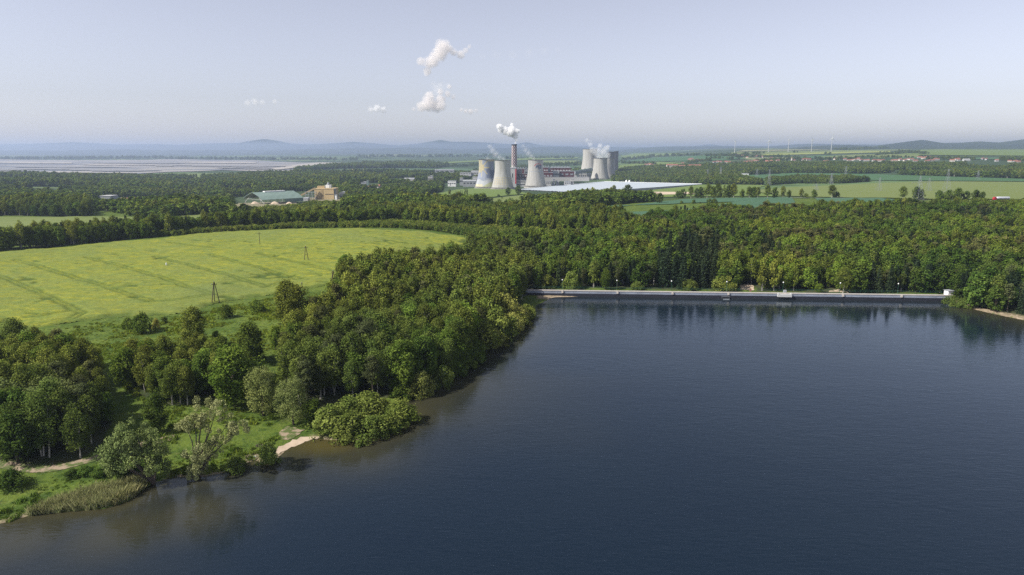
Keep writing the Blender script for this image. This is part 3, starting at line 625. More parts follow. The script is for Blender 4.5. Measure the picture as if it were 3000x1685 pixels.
def mk_tree(kind, lod, seed):
    """returns (crown mesh, trunk mesh); heights in metres"""
    global rng
    rng = np.random.default_rng(seed); tb = MB(); q = {0: 1.0, 1: 0.30, 2: 0.075}[lod]; ls = {0: 1.0, 1: 1.75, 2: 3.4}[lod]
    lw = {0: 1, 1: 1, 2: 1.0}[lod]
    if kind == 'birch':
        H = 15.0; W = 2.75 * (0.85 + .4 * rng.random()); prof = lambda t: W * (0.70 + 0.55 * t) * (1 - t ** 3.0) ** 0.7 + .1
        cl = env_clumps(int(88 * (q ** .35)), H, 0.28, prof, 1.15, lean=((rng.random() - .5) * .08, (rng.random() - .5) * .08), shell=0.58, irregular=0.35)
        cr = crown_mesh('crown', M['birch'], cl, 70 * (q ** .65), 0.40 * ls, (0, 0, 8), squash=(0.9, 0.9, 1.3), droop=0.4)
        st = 1 + int(rng.random() * 2)
        for s in range(st):
            b = Vector(((rng.random() - .5) * .8, (rng.random() - .5) * .8, 0)); e = Vector(((rng.random() - .5) * 1.6, (rng.random() - .5) * 1.6, 13.5))
            pts = [b.lerp(e, k / 5) + Vector(((rng.random() - .5) * .35, (rng.random() - .5) * .35, 0)) * (k > 0) for k in range(6)]; limb(tb, pts, 0.19, 0.05)
            if lod < 2:
                for k in range(7 if lod == 0 else 3):
                    t = .35 + .5 * rng.random(); p = b.lerp(e, t); an = rng.random() * 6.28
                    tb.bar(p, p + Vector((math.cos(an) * 1.9, math.sin(an) * 1.9, 2.0)), 0.06, 0.02, 4)
        bark = M['birchbark']
    elif kind == 'spruce':
        H = 16.0; C = []; n = int(34 * (q ** .3))
        for i in range(n):
            t = i / n; R_ = 2.9 * (1 - t) ** 0.85 + 0.15; z = 1.2 + (H - 1.2) * t; m = max(4, int((9 - 5 * t) * (q ** .2)))
            o = rng.random() * 6.28
            for k in range(m):
                th = o + 6.28 * k / m + rng.random() * .4
                for f in (0.45, 0.85): C.append((math.cos(th) * R_ * f, math.sin(th) * R_ * f, z - R_ * f * 0.28, 0.45 + 0.25 * R_ * .5, rng.random() * .9))
        cr = crown_mesh('crown', M['spruce'], C, 14 * (q ** .5), 0.50 * ls * .8, (0, 0, 6), squash=(1.1, 1.1, 0.45), outward=0.3)
        limb(tb, [(0, 0, 0), (0, 0, H * .5), (0, 0, H * .97)], 0.25, 0.03); bark = M['bark']
    elif kind == 'pine':
        H = 15.0; prof = lambda t: 2.4 * (0.6 + .6 * t) * (1 - t ** 4) ** .6
        cl = env_clumps(int(42 * (q ** .35)), H, 0.45, prof, 1.0, shell=.5, irregular=.45)
        cr = crown_mesh('crown', M['pinel'], cl, 90 * (q ** .65), 0.40 * ls, (0, 0, 9), squash=(1.2, 1.2, 0.6))
        limb(tb, [(0, 0, 0), (.1, 0, 7), (0, .1, 14)], 0.22, 0.05); bark = M['bark']
    elif kind in ('oak', 'maple', 'ash'):
        H = 13.0; W = {'oak': 4.6, 'maple': 3.4, 'ash': 3.9}[kind] * (0.9 + .2 * rng.random())
        prof = lambda t: W * (1 - (2 * t * 0.93 - 0.80) ** 2 * 0.85) ** 0.6 if abs(2 * t * .93 - .8) < 1.08 else 0.3
        cl = env_clumps(int(80 * (q ** .35)), H * .95, 0.14, prof, 1.35, shell=0.55, irregular=0.22)
        cr = crown_mesh('crown', M['bright' if kind == 'maple' else 'leaf'], cl, 95 * (q ** .65), 0.46 * ls, (0, 0, 6))
        limb(tb, [(0, 0, 0), (.15, .1, 3), (.1, -.1, 7), (0, 0, 11)], 0.38, 0.08)
        if lod < 2:
            for k in range(9):
                z = 2.5 + 5 * rng.random(); an = rng.random() * 6.28; l = W * .7
                limb(tb, [(.1, 0, z), (math.cos(an) * l * .5, math.sin(an) * l * .5, z + 1.6), (math.cos(an) * l, math.sin(an) * l, z + 2.6)], 0.16, 0.04, 4)
        bark = M['bark']
    elif kind == 'willow':
        H = 14.0; cl = []
        heads = [(-2.6, .4, 11.3, 2.5), (-5.2, 0, 9.0, 2.4), (-.6, 0, 9.2, 2.4), (-7.2, -.6, 6.6, 2.1), (-3.6, -1.2, 6.6, 2.5), (.9, .5, 6.8, 2.1), (-6.2, .5, 4.2, 1.9), (1.4, -.6, 4.2, 1.7), (-2.2, 1.8, 7.6, 2.4)]
        for hx, hy, hz, hr in heads:
            for k in range(13):
                d = unit(rng.normal(size=3)); cl.append((hx + d[0] * hr, hy + d[1] * hr, hz + d[2] * hr * .8, 0.95 * (.7 + .6 * rng.random()), rng.random()))
            limb(tb, [(0.1, 0, 0.2), (hx * .35, hy * .35, hz * .4), (hx * .9, hy * .9, hz * .95)], 0.32, 0.06)
        cr = crown_mesh('crown', M['willow'], cl, 150 * (q ** .65), 0.31 * ls, (0, 0, 6), squash=(1, 1, 1.15), droop=.3); bark = M['bark']
    elif kind == 'looswillow':
        H = 14.0; cl = []
        heads = [(1.8, 0, 12.6, 2.0), (4.2, .5, 11.6, 2.0), (0.2, 0, 10.6, 1.9), (-1.4, .4, 8.8, 1.6), (6.6, .4, 10.0, 1.8), (8.6, 0, 9.0, 1.3), (2.6, 1, 9.4, 1.8), (5.4, -.5, 7.8, 1.5), (.8, -1.2, 5.2, 1.8), (-1.0, .5, 3.6, 1.7), (1.8, -1.0, 2.4, 1.6), (3.4, .2, 5.2, 1.4), (-.2, -.6, 1.4, 1.5)]
        for hx, hy, hz, hr in heads:
            for k in range(11):
                d = unit(rng.normal(size=3)); cl.append((hx + d[0] * hr, hy + d[1] * hr, hz + d[2] * hr * .8, 0.62 * (.7 + .6 * rng.random()), rng.random()))
            if hz > 4: limb(tb, [(0.1, 0, 0.1), (hx * .3, hy * .3, hz * .42), (hx * .62 + .3, hy * .6, hz * .72), (hx, hy, hz)], 0.20, 0.04, 5)
        cr = crown_mesh('crown', M['palewillow'], cl, 85 * (q ** .65), 0.27 * ls, (0, 0, 6), droop=.2, fuzz=.8); bark = M['bark']
    elif kind in ('shrub', 'yshrub'):
        H = 5.0; prof = lambda t: 3.1 * (1 - t ** 2.4) ** .6 + .1
        cl = env_clumps(int(54 * (q ** .35)), 4.3, 0.06, prof, 0.85, shell=.6, irregular=.3)
        cr = crown_mesh('crown', M['shrub' if kind == 'shrub' else 'yellow'], cl, 75 * (q ** .65), 0.34 * ls, (0, 0, 0.5))
        for k in range(5):
            an = 6.28 * k / 5; tb.bar((0, 0, 0), (math.cos(an) * 1.3, math.sin(an) * 1.3, 2.6), 0.08, 0.03, 4)
        bark = M['bark']
    elif kind == 'bush':
        H = 4.0; prof = lambda t: 2.2 * (1 - t ** 2.2) ** .6 + .1
        cl = env_clumps(int(40 * (q ** .35)), 3.5, 0.05, prof, 0.7, shell=.6, irregular=.3)
        cr = crown_mesh('crown', M['leaf'], cl, 70 * (q ** .65), 0.30 * ls, (0, 0, 0.5))
        for k in range(4):
            an = 6.28 * k / 4; tb.bar((0, 0, 0), (math.cos(an) * .9, math.sin(an) * .9, 2.0), 0.07, 0.03, 4)
        bark = M['bark']
    elif kind == 'poplar':
        H = 16.0; prof = lambda t: 1.7 * (1 - abs(2 * t - .8) ** 3 * .6)
        cl = env_clumps(int(50 * (q ** .35)), H, 0.08, prof, 0.9); cr = crown_mesh('crown', M['leaf'], cl, 70 * (q ** .65), 0.42 * ls, (0, 0, 8), squash=(.8, .8, 1.3))
        limb(tb, [(0, 0, 0), (0, 0, 8), (0, 0, 15)], 0.25, 0.04); bark = M['bark']
    elif kind == 'round':
        H = 13.0; prof = lambda t: 4.0 * max(0.02, 1 - (2 * t - .9) ** 2 * .8) ** .55
        cl = env_clumps(int(75 * (q ** .35)), 12.0, 0.16, prof, 1.2, shell=.7, irregular=.15)
        cr = crown_mesh('crown', M['willow'], cl, 110 * (q ** .65), 0.30 * ls, (0, 0, 6))
        limb(tb, [(0, 0, 0), (0, .2, 5), (0, 0, 11)], 0.3, 0.05); bark = M['bark']
    cr.name = kind + '_crown'; return cr, tb.mesh(kind + '_trunk', bark), H
KINDS = {'birch': ('birch_tree', 'birch'), 'spruce': ('spruce_tree', 'spruce'), 'pine': ('pine_tree', 'pine'), 'oak': ('broadleaf_tree', 'tree'), 'maple': ('broadleaf_tree', 'tree'), 'ash': ('broadleaf_tree', 'tree'),
         'willow': ('willow_tree', 'willow'), 'looswillow': ('willow_tree', 'willow'), 'shrub': ('shrub', 'shrub'), 'yshrub': ('shrub', 'shrub'), 'bush': ('bush', 'bush'), 'poplar': ('poplar_tree', 'poplar'), 'round': ('broadleaf_tree', 'tree')}
NEARP = {}
def protos(kind, lod, n):
    key = (kind, lod)
    if key not in NEARP: NEARP[key] = []
    while len(NEARP[key]) < n: NEARP[key].append(mk_tree(kind, lod, 1000 + sum(map(ord, kind)) * 7 + lod * 131 + len(NEARP[key]) * 17))
    return NEARP[key]
NV = {'birch': 6, 'spruce': 3, 'pine': 3, 'oak': 4, 'maple': 3, 'ash': 3, 'shrub': 4, 'bush': 3, 'poplar': 2, 'willow': 1, 'looswillow': 1, 'yshrub': 2, 'round': 2}
def put_tree(kind, x, y, h, label, group=None, rz=None, lod=0, wide=1.0, z=None, var=None):
    P = protos(kind, lod, NV[kind] if lod == 0 else min(NV[kind], 3)); cr, tk, H = P[random.randrange(len(P)) if var is None else var]
    s = h / H; nm, cat = KINDS[kind]; z = h1(x, y) if z is None else z
    t = empty(nm, (x, y, z - 0.1), random.random() * 6.28 if rz is None else rz, label, cat, group, s=(s * wide, s * wide, s))
    link('crown', cr, t); link('trunk' if kind not in ('shrub', 'bush', 'yshrub') else 'stem', tk, t)
    return t
def put_v(kind, vx, vb, vt, label, group=None, **kw):
    """tree standing where the picture shows its foot (row vb) and as tall as its top (row vt)"""
    x, y, z = gv(vx, vb); h = zrow(y, vt) - z; return put_tree(kind, x, y, max(h, 1.0), label, group, z=z, **kw)
def scatter(poly, sp, dens=1.0, seed=1):
    r = np.random.default_rng(seed); P = np.array(poly); x0, y0 = P.min(0); x1, y1 = P.max(0)
    gx, gy = np.meshgrid(np.arange(x0, x1, sp), np.arange(y0, y1, sp * .87)); gx = gx + (np.arange(gx.shape[0]) % 2)[:, None] * sp / 2
    gx = gx.ravel() + (r.random(gx.size) - .5) * sp * .75; gy = gy.ravel() + (r.random(gy.size) - .5) * sp * .75
    k = in_poly(gx, gy, poly) & (r.random(gx.size) < dens); return gx[k], gy[k]
# geometry-node scatter for woods nobody could count
def gn_forest(name, label, cat, pts, kinds, lod, weights=None, kind='stuff', wide=1.0):
    """pts: (x, y, scale, kindindex or -1)"""
    col = bpy.data.collections.new(name + '_sources'); metas = []
    i = 0; starts = {}
    for kd in kinds:
        starts[kd] = (i, []); P = protos(kd, lod, min(NV[kd], 3))
        for cr, tk, H in P:
            me = bpy.data.meshes.new('plant'); bm = bmesh.new(); bm.from_mesh(cr)
            na = len(bm.faces); bm.from_mesh(tk); bm.faces.ensure_lookup_table()
            for f in bm.faces[na:]: f.material_index = 1
            bm.to_mesh(me); bm.free(); me.materials.append(cr.materials[0]); me.materials.append(tk.materials[0])
            o = bpy.data.objects.new('s%03d' % i, me); col.objects.link(o); starts[kd][1].append(i); i += 1
    r = np.random.default_rng(5); x = np.array([p[0] for p in pts]); y = np.array([p[1] for p in pts]); z = hgt(x, y)
    n = len(pts); w_ = np.array(weights or [1] * len(kinds), float); w_ /= w_.sum()
    ki = np.array([p[3] if p[3] >= 0 else -1 for p in pts]); rr = r.choice(len(kinds), n, p=w_); ki = np.where(ki < 0, rr, ki)
    idx = np.array([starts[kinds[k]][1][r.integers(len(starts[kinds[k]][1]))] for k in ki], dtype=np.int32)
    me = bpy.data.meshes.new(name); me.vertices.add(n); me.vertices.foreach_set('co', np.stack([x, y, z - 0.2], 1).astype(np.float32).ravel())
    for an, ty, arr in (('sc', 'FLOAT', np.array([p[2] for p in pts], np.float32)), ('rz', 'FLOAT', (r.random(n) * 6.28).astype(np.float32)), ('ix', 'INT', idx)):
        a = me.attributes.new(an, ty, 'POINT'); a.data.foreach_set('value', arr)
    me.update(); o = link(name, me)
    g = bpy.data.node_groups.new(name + '_gn', 'GeometryNodeTree'); g.interface.new_socket('Geometry', in_out='INPUT', socket_type='NodeSocketGeometry'); g.interface.new_socket('Geometry', in_out='OUTPUT', socket_type='NodeSocketGeometry')
    gi = g.nodes.new('NodeGroupInput'); go = g.nodes.new('NodeGroupOutput'); ip = g.nodes.new('GeometryNodeInstanceOnPoints')
    ci = g.nodes.new('GeometryNodeCollectionInfo'); ci.inputs['Collection'].default_value = col; ci.inputs['Separate Children'].default_value = True; ci.inputs['Reset Children'].default_value = True
    def na(nm, dt):
        a = g.nodes.new('GeometryNodeInputNamedAttribute'); a.data_type = dt; a.inputs['Name'].default_value = nm; return a.outputs[0]
    g.links.new(gi.outputs[0], ip.inputs['Points']); g.links.new(ci.outputs[0], ip.inputs['Instance']); ip.inputs['Pick Instance'].default_value = True
    g.links.new(na('ix', 'INT'), ip.inputs['Instance Index'])
    cb = g.nodes.new('ShaderNodeCombineXYZ'); g.links.new(na('rz', 'FLOAT'), cb.inputs[2])
    g.links.new(cb.outputs[0], ip.inputs['Rotation'])
    vm = g.nodes.new('ShaderNodeVectorMath'); vm.operation = 'SCALE'; vm.inputs[0].default_value = (wide, wide, 1); g.links.new(na('sc', 'FLOAT'), vm.inputs['Scale']); g.links.new(vm.outputs[0], ip.inputs['Scale'])
    g.links.new(ip.outputs[0], go.inputs[0])
    md = o.modifiers.new('scatter', 'NODES'); md.node_group = g
    return tag(o, label, cat, kind=kind)

# individually placed trees, foreground left bank
put_v('willow', 386, 1219, 1052, 'round silvery willow leaning over the water beside the reed bed', rz=0.1, var=0, wide=1.0)
put_v('looswillow', 498, 1199, 1005, 'loose open-crowned pale willow with bare forked stems at the grassy point', rz=0.0, var=0, wide=.92)
put_v('shrub', 677, 1163, 1112, 'single bright round shrub at the water between the small landing and the beach', wide=0.8)
put_v('ash', 399, 1088, 990, 'dark pointed tree standing alone behind the round silvery willow', wide=0.85)
put_v('maple', 594, 1022, 872, 'dense fresh green tree beside the pale round trees', wide=1.15)
put_v('ash', 632, 912, 812, 'broad cone shaped tree alone on the meadow next to the narrow gap', wide=1.0)
put_v('round', 662, 1046, 918, 'pale grey-green round tree, left and taller one of the pair', 'pale round trees', wide=.95)
put_v('round', 738, 1068, 946, 'pale grey-green round tree, right and lower one of the pair', 'pale round trees', wide=1.0)
put_v('birch', 486, 882, 778, 'dark birch sticking up above the other trees at the edge of the field', wide=1.35)
put_v('birch', 725, 842, 712, 'left birch of the tall isolated clump by the field', 'birches of the isolated clump', wide=1.2)
put_v('birch', 752, 846, 722, 'right birch of the tall isolated clump by the field', 'birches of the isolated clump', wide=1.2)
put_v('oak', 876, 752, 680, 'round dark green tree beside the wooden power pole at the wood edge', wide=.95)
put_v('bush', 806, 800, 745, 'dark green bush tree between the isolated birches and the wood', wide=1.1)
put_v('bush', 645, 786, 752, 'compact dark bush standing alone on the meadow', wide=1.1)
put_v('bush', 566, 800, 764, 'bush growing just right of the foot of the nearest power pole', wide=.9)
put_v('bush', 322, 828, 797, 'small conical bush on the meadow left of the yellow flowering one', wide=.9)
put_v('bush', 362, 838, 785, 'tallest of the three bushes in the middle of the meadow', wide=.8)
put_v('yshrub', 394, 828, 800, 'yellow flowering shrub among the meadow bushes', wide=.6)
put_v('bush', 414, 812, 796, 'low dark bush behind the yellow flowering shrub', wide=.8)
put_v('bush', 134, 868, 836, 'small dark bush at the upper edge of the left wood', wide=.8)
put_v('maple', 152, 905, 850, 'bright green young tree at the upper edge of the left wood', wide=1.0)
put_v('maple', 694, 880, 820, 'bright green young tree on the left edge of the birch stand', wide=.9)
put_v('maple', 545, 868, 832, 'low bright green tree beside the cone shaped tree', wide=1.2)
put_v('bush', 30, 1225, 1182, 'dark low bush beside the dirt path at the left edge of the picture', wide=1.4)
put_v('shrub', 590, 1183, 1150, 'low grassy shrub between the open willow and the small landing', wide=1.3)
for i, (vx, vb, vt) in enumerate([(180, 1200, 1180), (215, 1195, 1172), (250, 1200, 1176), (285, 1192, 1165), (318, 1205, 1182), (345, 1190, 1160)]):
    put_v('bush', vx, vb, vt, 'low bramble clump on the bank between the dirt path and the reeds', 'bramble clumps behind the reed bed', wide=1.5)
SH = 'shrubs of the pale thicket at the water'
for kd, vx, vb, vt, wd, lb in [('shrub', 830, 1086, 1020, 1.25, 'far left shrub of the pale thicket bulging over the water'), ('shrub', 880, 1100, 1034, 1.2, 'second shrub from the left, low in front of the pale thicket'),
        ('shrub', 935, 1100, 1045, 1.2, 'front middle shrub of the pale thicket, touching the water'), ('shrub', 975, 1088, 1040, 1.1, 'front right shrub of the pale thicket, touching the water'),
        ('shrub', 1005, 1058, 1004, 1.3, 'rounded right-hand shrub closing the pale thicket'), ('shrub', 930, 1050, 985, 1.2, 'darkest back shrub in the middle of the pale thicket'),
        ('shrub', 880, 1055, 995, 1.2, 'tall back shrub on the left of the pale thicket'), ('maple', 790, 1072, 1005, 1.3, 'green tree joining the pale thicket to the birch wood'),
        ('shrub', 968, 1030, 1003, 1.2, 'small back shrub behind the rounded right-hand shrub of the thicket')]:
    put_v(kd, vx, vb, vt, lb, SH, wide=wd)
put_v('yshrub', 1062, 997, 934, 'yellow-green shrub standing in the water off the birch wood, nearer one', wide=.72)
put_v('shrub', 1116, 974, 920, 'light shrub standing in the water off the birch wood, farther one', wide=.75)
PS = 'pale willows along the shore before the dam'
for vx, vb, vt, wd in [(1215, 876, 812, 1.1), (1262, 846, 800, 1.0), (1302, 822, 782, 1.0), (1330, 802, 770, .9), (1222, 822, 744, .85), (1250, 852, 770, .9), (1268, 812, 735, .8), (1288, 836, 786, 1.0), (1322, 802, 764, 1.0), (1300, 818, 770, 1.0), (1240, 872, 828, 1.1), (1210, 868, 800, .9), (1338, 790, 768, .7)]:
    put_v('yshrub' if vx % 4 < 2 else 'shrub', vx, vb, vt, 'pale willow shrub on the far end of the left shore before the dam', PS, wide=wd)
for i, (vx, vb, vt) in enumerate([(1140, 948, 900), (1158, 930, 880), (1176, 915, 866), (1195, 898, 850), (1160, 940, 905), (1188, 905, 868), (1010, 1002, 960)]):
    put_v('bush', vx, vb, vt, 'dark bush overhanging the shaded shore below the birch wood', 'dark bushes along the shaded shore', wide=1.1)
def zone(vx, names): 
    for lim, n in names:
        if vx < lim: return n
    return names[-1][1]
def to_v(x, y, z):
    dz = z - CAMH; f = y * math.cos(PITCH) - dz * math.sin(PITCH); u = y * math.sin(PITCH) + dz * math.cos(PITCH)
    return CX + FV * x / f, CY - FV * u / f
for vx, vb, vt, kd, wd, lb in [(1374, 726, 690, 'shrub', .9, 'pale willow shrub behind the left end of the dam'), (1438, 727, 682, 'shrub', .8, 'rounded light tree behind the dam just right of the first lamp'), (1523, 728, 675, 'maple', .8, 'light green tree behind the dam left of the second lamp'),
        (1602, 729, 708, 'shrub', 1.3, 'low light shrubs behind the dam left of the third lamp'), (1735, 730, 702, 'shrub', 1.1, 'light shrub behind the dam right of the third lamp'), (1820, 732, 692, 'shrub', 1.25, 'big rounded olive bush tree beside the sandy clearing'), (2060, 738, 714, 'maple', 1.6, 'low bright green tree behind the dam left of the sixth lamp'),
        (2120, 738, 676, 'birch', 1.2, 'pale tree behind the dam near the sixth lamp'), (2395, 770, 742, 'shrub', 1.2, 'low shrub in front of the white hut on the shore'), (2425, 776, 750, 'shrub', 1.1, 'second low shrub on the shore right of the white hut')]:
    put_v(kd, vx, vb, vt, lb, wide=wd)
CAND = []
def stand(poly, sp, dist, hr, nm, seed):
    xs, ys = scatter(poly, sp, .95, seed); rr = random.Random(seed)
    for x, y in zip(xs, ys):
        n1 = float(vnoise(np.array([x / 38]), np.array([y / 26]), 61 + seed)[0]); n2 = float(vnoise(np.array([x / 16]), np.array([y / 13]), 91 + seed)[0])
        ws = [d[1] * (6 if int(n1 * 2.999 + i * 1.7) % 3 == 0 else .5) for i, d in enumerate(dist)] if nm == 'D' else [d[1] for d in dist]
        if n2 < .12 and nm != 'B': continue
        hh = hr[0] + (hr[1] - hr[0]) * min(1, max(0, .55 * n2 + .55 * rr.random() - .05)); edge_ = 1.0
        if nm == 'A': edge_ = 1 - .28 * min(1, max(0, (to_v(x, y, 5)[0] - 150) / 110))
        CAND.append((math.hypot(x, y), x, y, rr.choices([d[0] for d in dist], ws)[0], hh * edge_, nm))
stand(ST_A, 4.6, [('birch', 6), ('ash', 2), ('maple', 1), ('round', .5), ('pine', .5)], (8.5, 15), 'A', 3)
stand(ST_B, 4.6, [('birch', 5), ('ash', 2), ('maple', 1.5)], (8.5, 13), 'B', 4)
stand(ST_C, 4.7, [('birch', 9), ('ash', 1), ('maple', .8), ('pine', 1)], (9.5, 16.5), 'C', 5)
stand(ST_D, 5.4, [('birch', 3), ('spruce', 2), ('oak', 2), ('ash', 3), ('pine', 2), ('maple', 2)], (8, 16.5), 'D', 6)
sx, sy, _ = at(1740, 370)
CAND = [(d, x, y, ('spruce' if (nm == 'D' and 1650 < to_v(x, y, 0)[0] < 1800 and y < 440 and random.random() < .92) else k), h * (1.32 if nm == 'D' and 1650 < to_v(x, y, 0)[0] < 1800 and y < 440 else 1), nm) for d, x, y, k, h, nm in CAND]
DK = {'birch': 'birch', 'spruce': 'dark spruce', 'pine': 'thin-crowned pine', 'oak': 'round-crowned broadleaf', 'ash': 'dense dark broadleaf', 'maple': 'fresh green broadleaf', 'round': 'pale broadleaf'}
def vis_order(c): return c[0] * (0.93 if c[5] == 'D' and c[2] < 352 else 1.0)
CAND.sort(key=vis_order); NIND = 285
LAMPX = [1414.5, 1553, 1691.5, 1832, 1975.5, 2120.5, 2268]; ORD = ['first', 'second', 'third', 'fourth', 'fifth', 'sixth', 'seventh']
for d, x, y, k, h, nm in CAND[:NIND]:
    vx, vy = to_v(x, y, h1(x, y))
    if nm == 'A':
        pl = zone(vx, [(60, 'at the left edge'), (150, 'left of the middle'), (230, 'right of the middle'), (9999, 'on the right side')]) + (', front rows' if vy > 1090 else ', middle rows' if vy > 1000 else ', back rows')
        lb, gp = '%s, wood behind the dirt path, %s' % (DK[k], pl), 'trees of the wood behind the dirt path'
    elif nm == 'B':
        pl = zone(vx, [(400, 'left end'), (500, 'middle'), (9999, 'right end')]) + (', front side' if vy > 970 else ', back side')
        lb, gp = '%s in the grove on the meadow, %s' % (DK[k], pl), 'trees of the grove on the meadow'
    elif nm == 'C':
        pl = ('front rows near the thicket' if vy > 960 else 'front half' if vy > 880 else 'middle' if vy > 800 else 'back rows') + zone(vx, [(820, ', meadow side'), (1000, ', left of centre'), (1130, ', right of centre'), (9999, ', lake side')])
        lb, gp = '%s in the shore birch wood, %s' % (DK[k], pl), 'trees of the big birch wood'
    else:
        n = sum(vx > l for l in LAMPX)
        pl = 'left of the first lamp' if n == 0 else 'right of the seventh lamp' if n == 7 else 'between the %s and %s lamp' % (ORD[n - 1], ORD[n])
        lb, gp = '%s behind the dam, %s' % (DK[k], pl), 'front trees of the forest behind the dam'
    put_tree(k, x, y, h, lb, gp, wide=1.08)
rest = CAND[NIND:]; KL = ['birch', 'spruce', 'pine', 'oak', 'ash', 'maple', 'round']
Hs = {'birch': 15, 'spruce': 16, 'pine': 15, 'oak': 13, 'ash': 13, 'maple': 13, 'round': 13, 'bush': 4, 'shrub': 5, 'poplar': 16}
gn_forest('forest', 'mixed forest of birch, pine and spruce covering the slope behind the dam', 'forest', [(x, y, h / Hs[k], KL.index(k)) for d, x, y, k, h, nm in rest], KL, 1)
# scrub plantation and belts
EXCL = [PAD[0][0], *[polyv(p) for p in [[(585, 496), (745, 494), (765, 534), (580, 538)], [(735, 482), (855, 482), (880, 520), (740, 524)], [(235, 500), (300, 500), (420, 503), (400, 517), (290, 528), (232, 528)], [(1110, 461), (1215, 461), (1215, 482), (1115, 482)],
        [(560, 478), (640, 478), (640, 486), (560, 486)], [(850, 460), (885, 460), (885, 470), (850, 470)], [(905, 462), (960, 460), (960, 474), (905, 474)], [(975, 450), (1045, 449), (1045, 465), (975, 466)], [(920, 477), (965, 477), (965, 490), (920, 490)], [(1050, 492), (1200, 474), (1240, 500), (1080, 503)], [(470, 470), (520, 470), (520, 476), (470, 476)], [(1480, 489), (1540, 480), (1766, 463.5), (1800, 464), (1766, 469), (1560, 486)]]]]
HPV = [*[(1545.6 + .2333 * a, 326.3 + .2333 * b) for a, b in [(1075, 358), (1110, 356), (1140, 357), (1200, 360), (1228, 362), (1250, 368), (1285, 372), (1320, 370), (1405, 360), (1425, 366), (1450, 358), (1480, 350), (1510, 347), (1540, 348), (1470, 372), (1520, 380), (1550, 385), (1575, 372), (1600, 365), (1640, 352), (1660, 358), (1690, 350), (1705, 365), (1730, 370), (1760, 345), (1785, 334), (1520, 298), (1545, 296), (1590, 303), (1430, 305), (1380, 290), (1345, 284), (1310, 274), (1280, 270), (1690, 312)]], *[(1545.6 + .2333 * a, 326.3 + .2333 * b) for a, b in [(808, 338), (835, 342), (862, 338), (890, 335), (925, 345), (940, 340), (830, 325)]], *[(1545.6 + .2333 * a, 326.3 + .2333 * b) for a, b in [(345, 388), (380, 386), (410, 387), (745, 436), (790, 432), (895, 428), (1210, 412), (1270, 410), (1310, 412), (735, 372), (1120, 402)]], *[(1975 + .2333 * a, 326.3 + .2333 * b) for a, b in [(195, 333), (225, 332), (250, 333), (420, 350), (455, 348), (540, 325), (600, 322), (645, 330), (690, 340), (720, 336), (755, 330), (790, 328), (820, 335), (860, 340), (890, 338), (960, 345), (1000, 345), (1030, 343), (1060, 342), (1160, 345), (1190, 342), (1240, 335), (1290, 340), (1330, 325), (1360, 328), (1405, 345), (1440, 312), (1465, 310), (1490, 318), (1520, 305), (1540, 308), (1530, 350), (1560, 342), (1590, 340), (1620, 332), (1650, 330), (1800, 345), (1855, 332), (1870, 336), (2130, 325), (2170, 328), (2280, 345), (2420, 350), (2480, 352), (2510, 360)]], *[(558 + .2667 * a, 343.5 + .2667 * b) for a, b in [(745, 488), (770, 486), (790, 494), (820, 490), (560, 497), (590, 495), (1385, 478), (1405, 490), (1430, 484), (1465, 487), (1480, 488), (1300, 470), (1320, 468), (1910, 442), (1840, 450), (1365, 468)]]]
HP = polyv(HPV)
def pts_of(poly, sp, s0, s1, seed, dens=1.0, gaps=None):
    xs, ys = scatter(poly, sp, dens, seed); r = random.Random(seed); k = np.ones(len(xs), bool)
    for e in EXCL: k &= ~in_poly(xs, ys, e)
    for hx_, hy_ in HP:
        wd_ = 9 + hy_ * .004; k &= ~((np.abs(xs - hx_ * (ys / hy_)) < wd_) & (ys > hy_ - 25 - hy_ * .012) & (ys < hy_ + 9))
    if gaps: k &= vnoise(xs / gaps[0], ys / gaps[0], 55) > gaps[1]
    hn = vnoise(xs / (sp * 6), ys / (sp * 6), 56); return [(x, y, (s0 + (s1 - s0) * (.5 * r.random() + .6 * h)), -1) for x, y, h in zip(xs[k], ys[k], hn[k])]
gn_forest('plantation', 'low even olive plantation along the far side of the yellow field', 'plantation', pts_of(SCRUB, 2.6, .75, 1.15, 11), ['bush', 'shrub'], 1, [5, 1])
gn_forest('tree_belt', 'dark belt of tall trees beyond the yellow field', 'tree belt', pts_of(ST_E, 5.6, .72, 1.15, 12) + pts_of(ST_F, 5.6, .75, 1.1, 13) + pts_of(ST_G, 6.5, .8, 1.2, 14), ['ash', 'oak', 'birch', 'spruce', 'maple'], 1, [4, 3, 3, .6, 1])
HEDGE = polyv([(396, 597), (520, 588), (620, 580), (760, 575), (860, 573), (860, 568), (700, 572), (540, 580), (400, 588)])
gn_forest('hedge', 'trimmed olive hedge along the back edge of the yellow field', 'hedge', pts_of(HEDGE, 2.4, .7, 1.0, 15), ['bush', 'shrub'], 1, [6, 1])
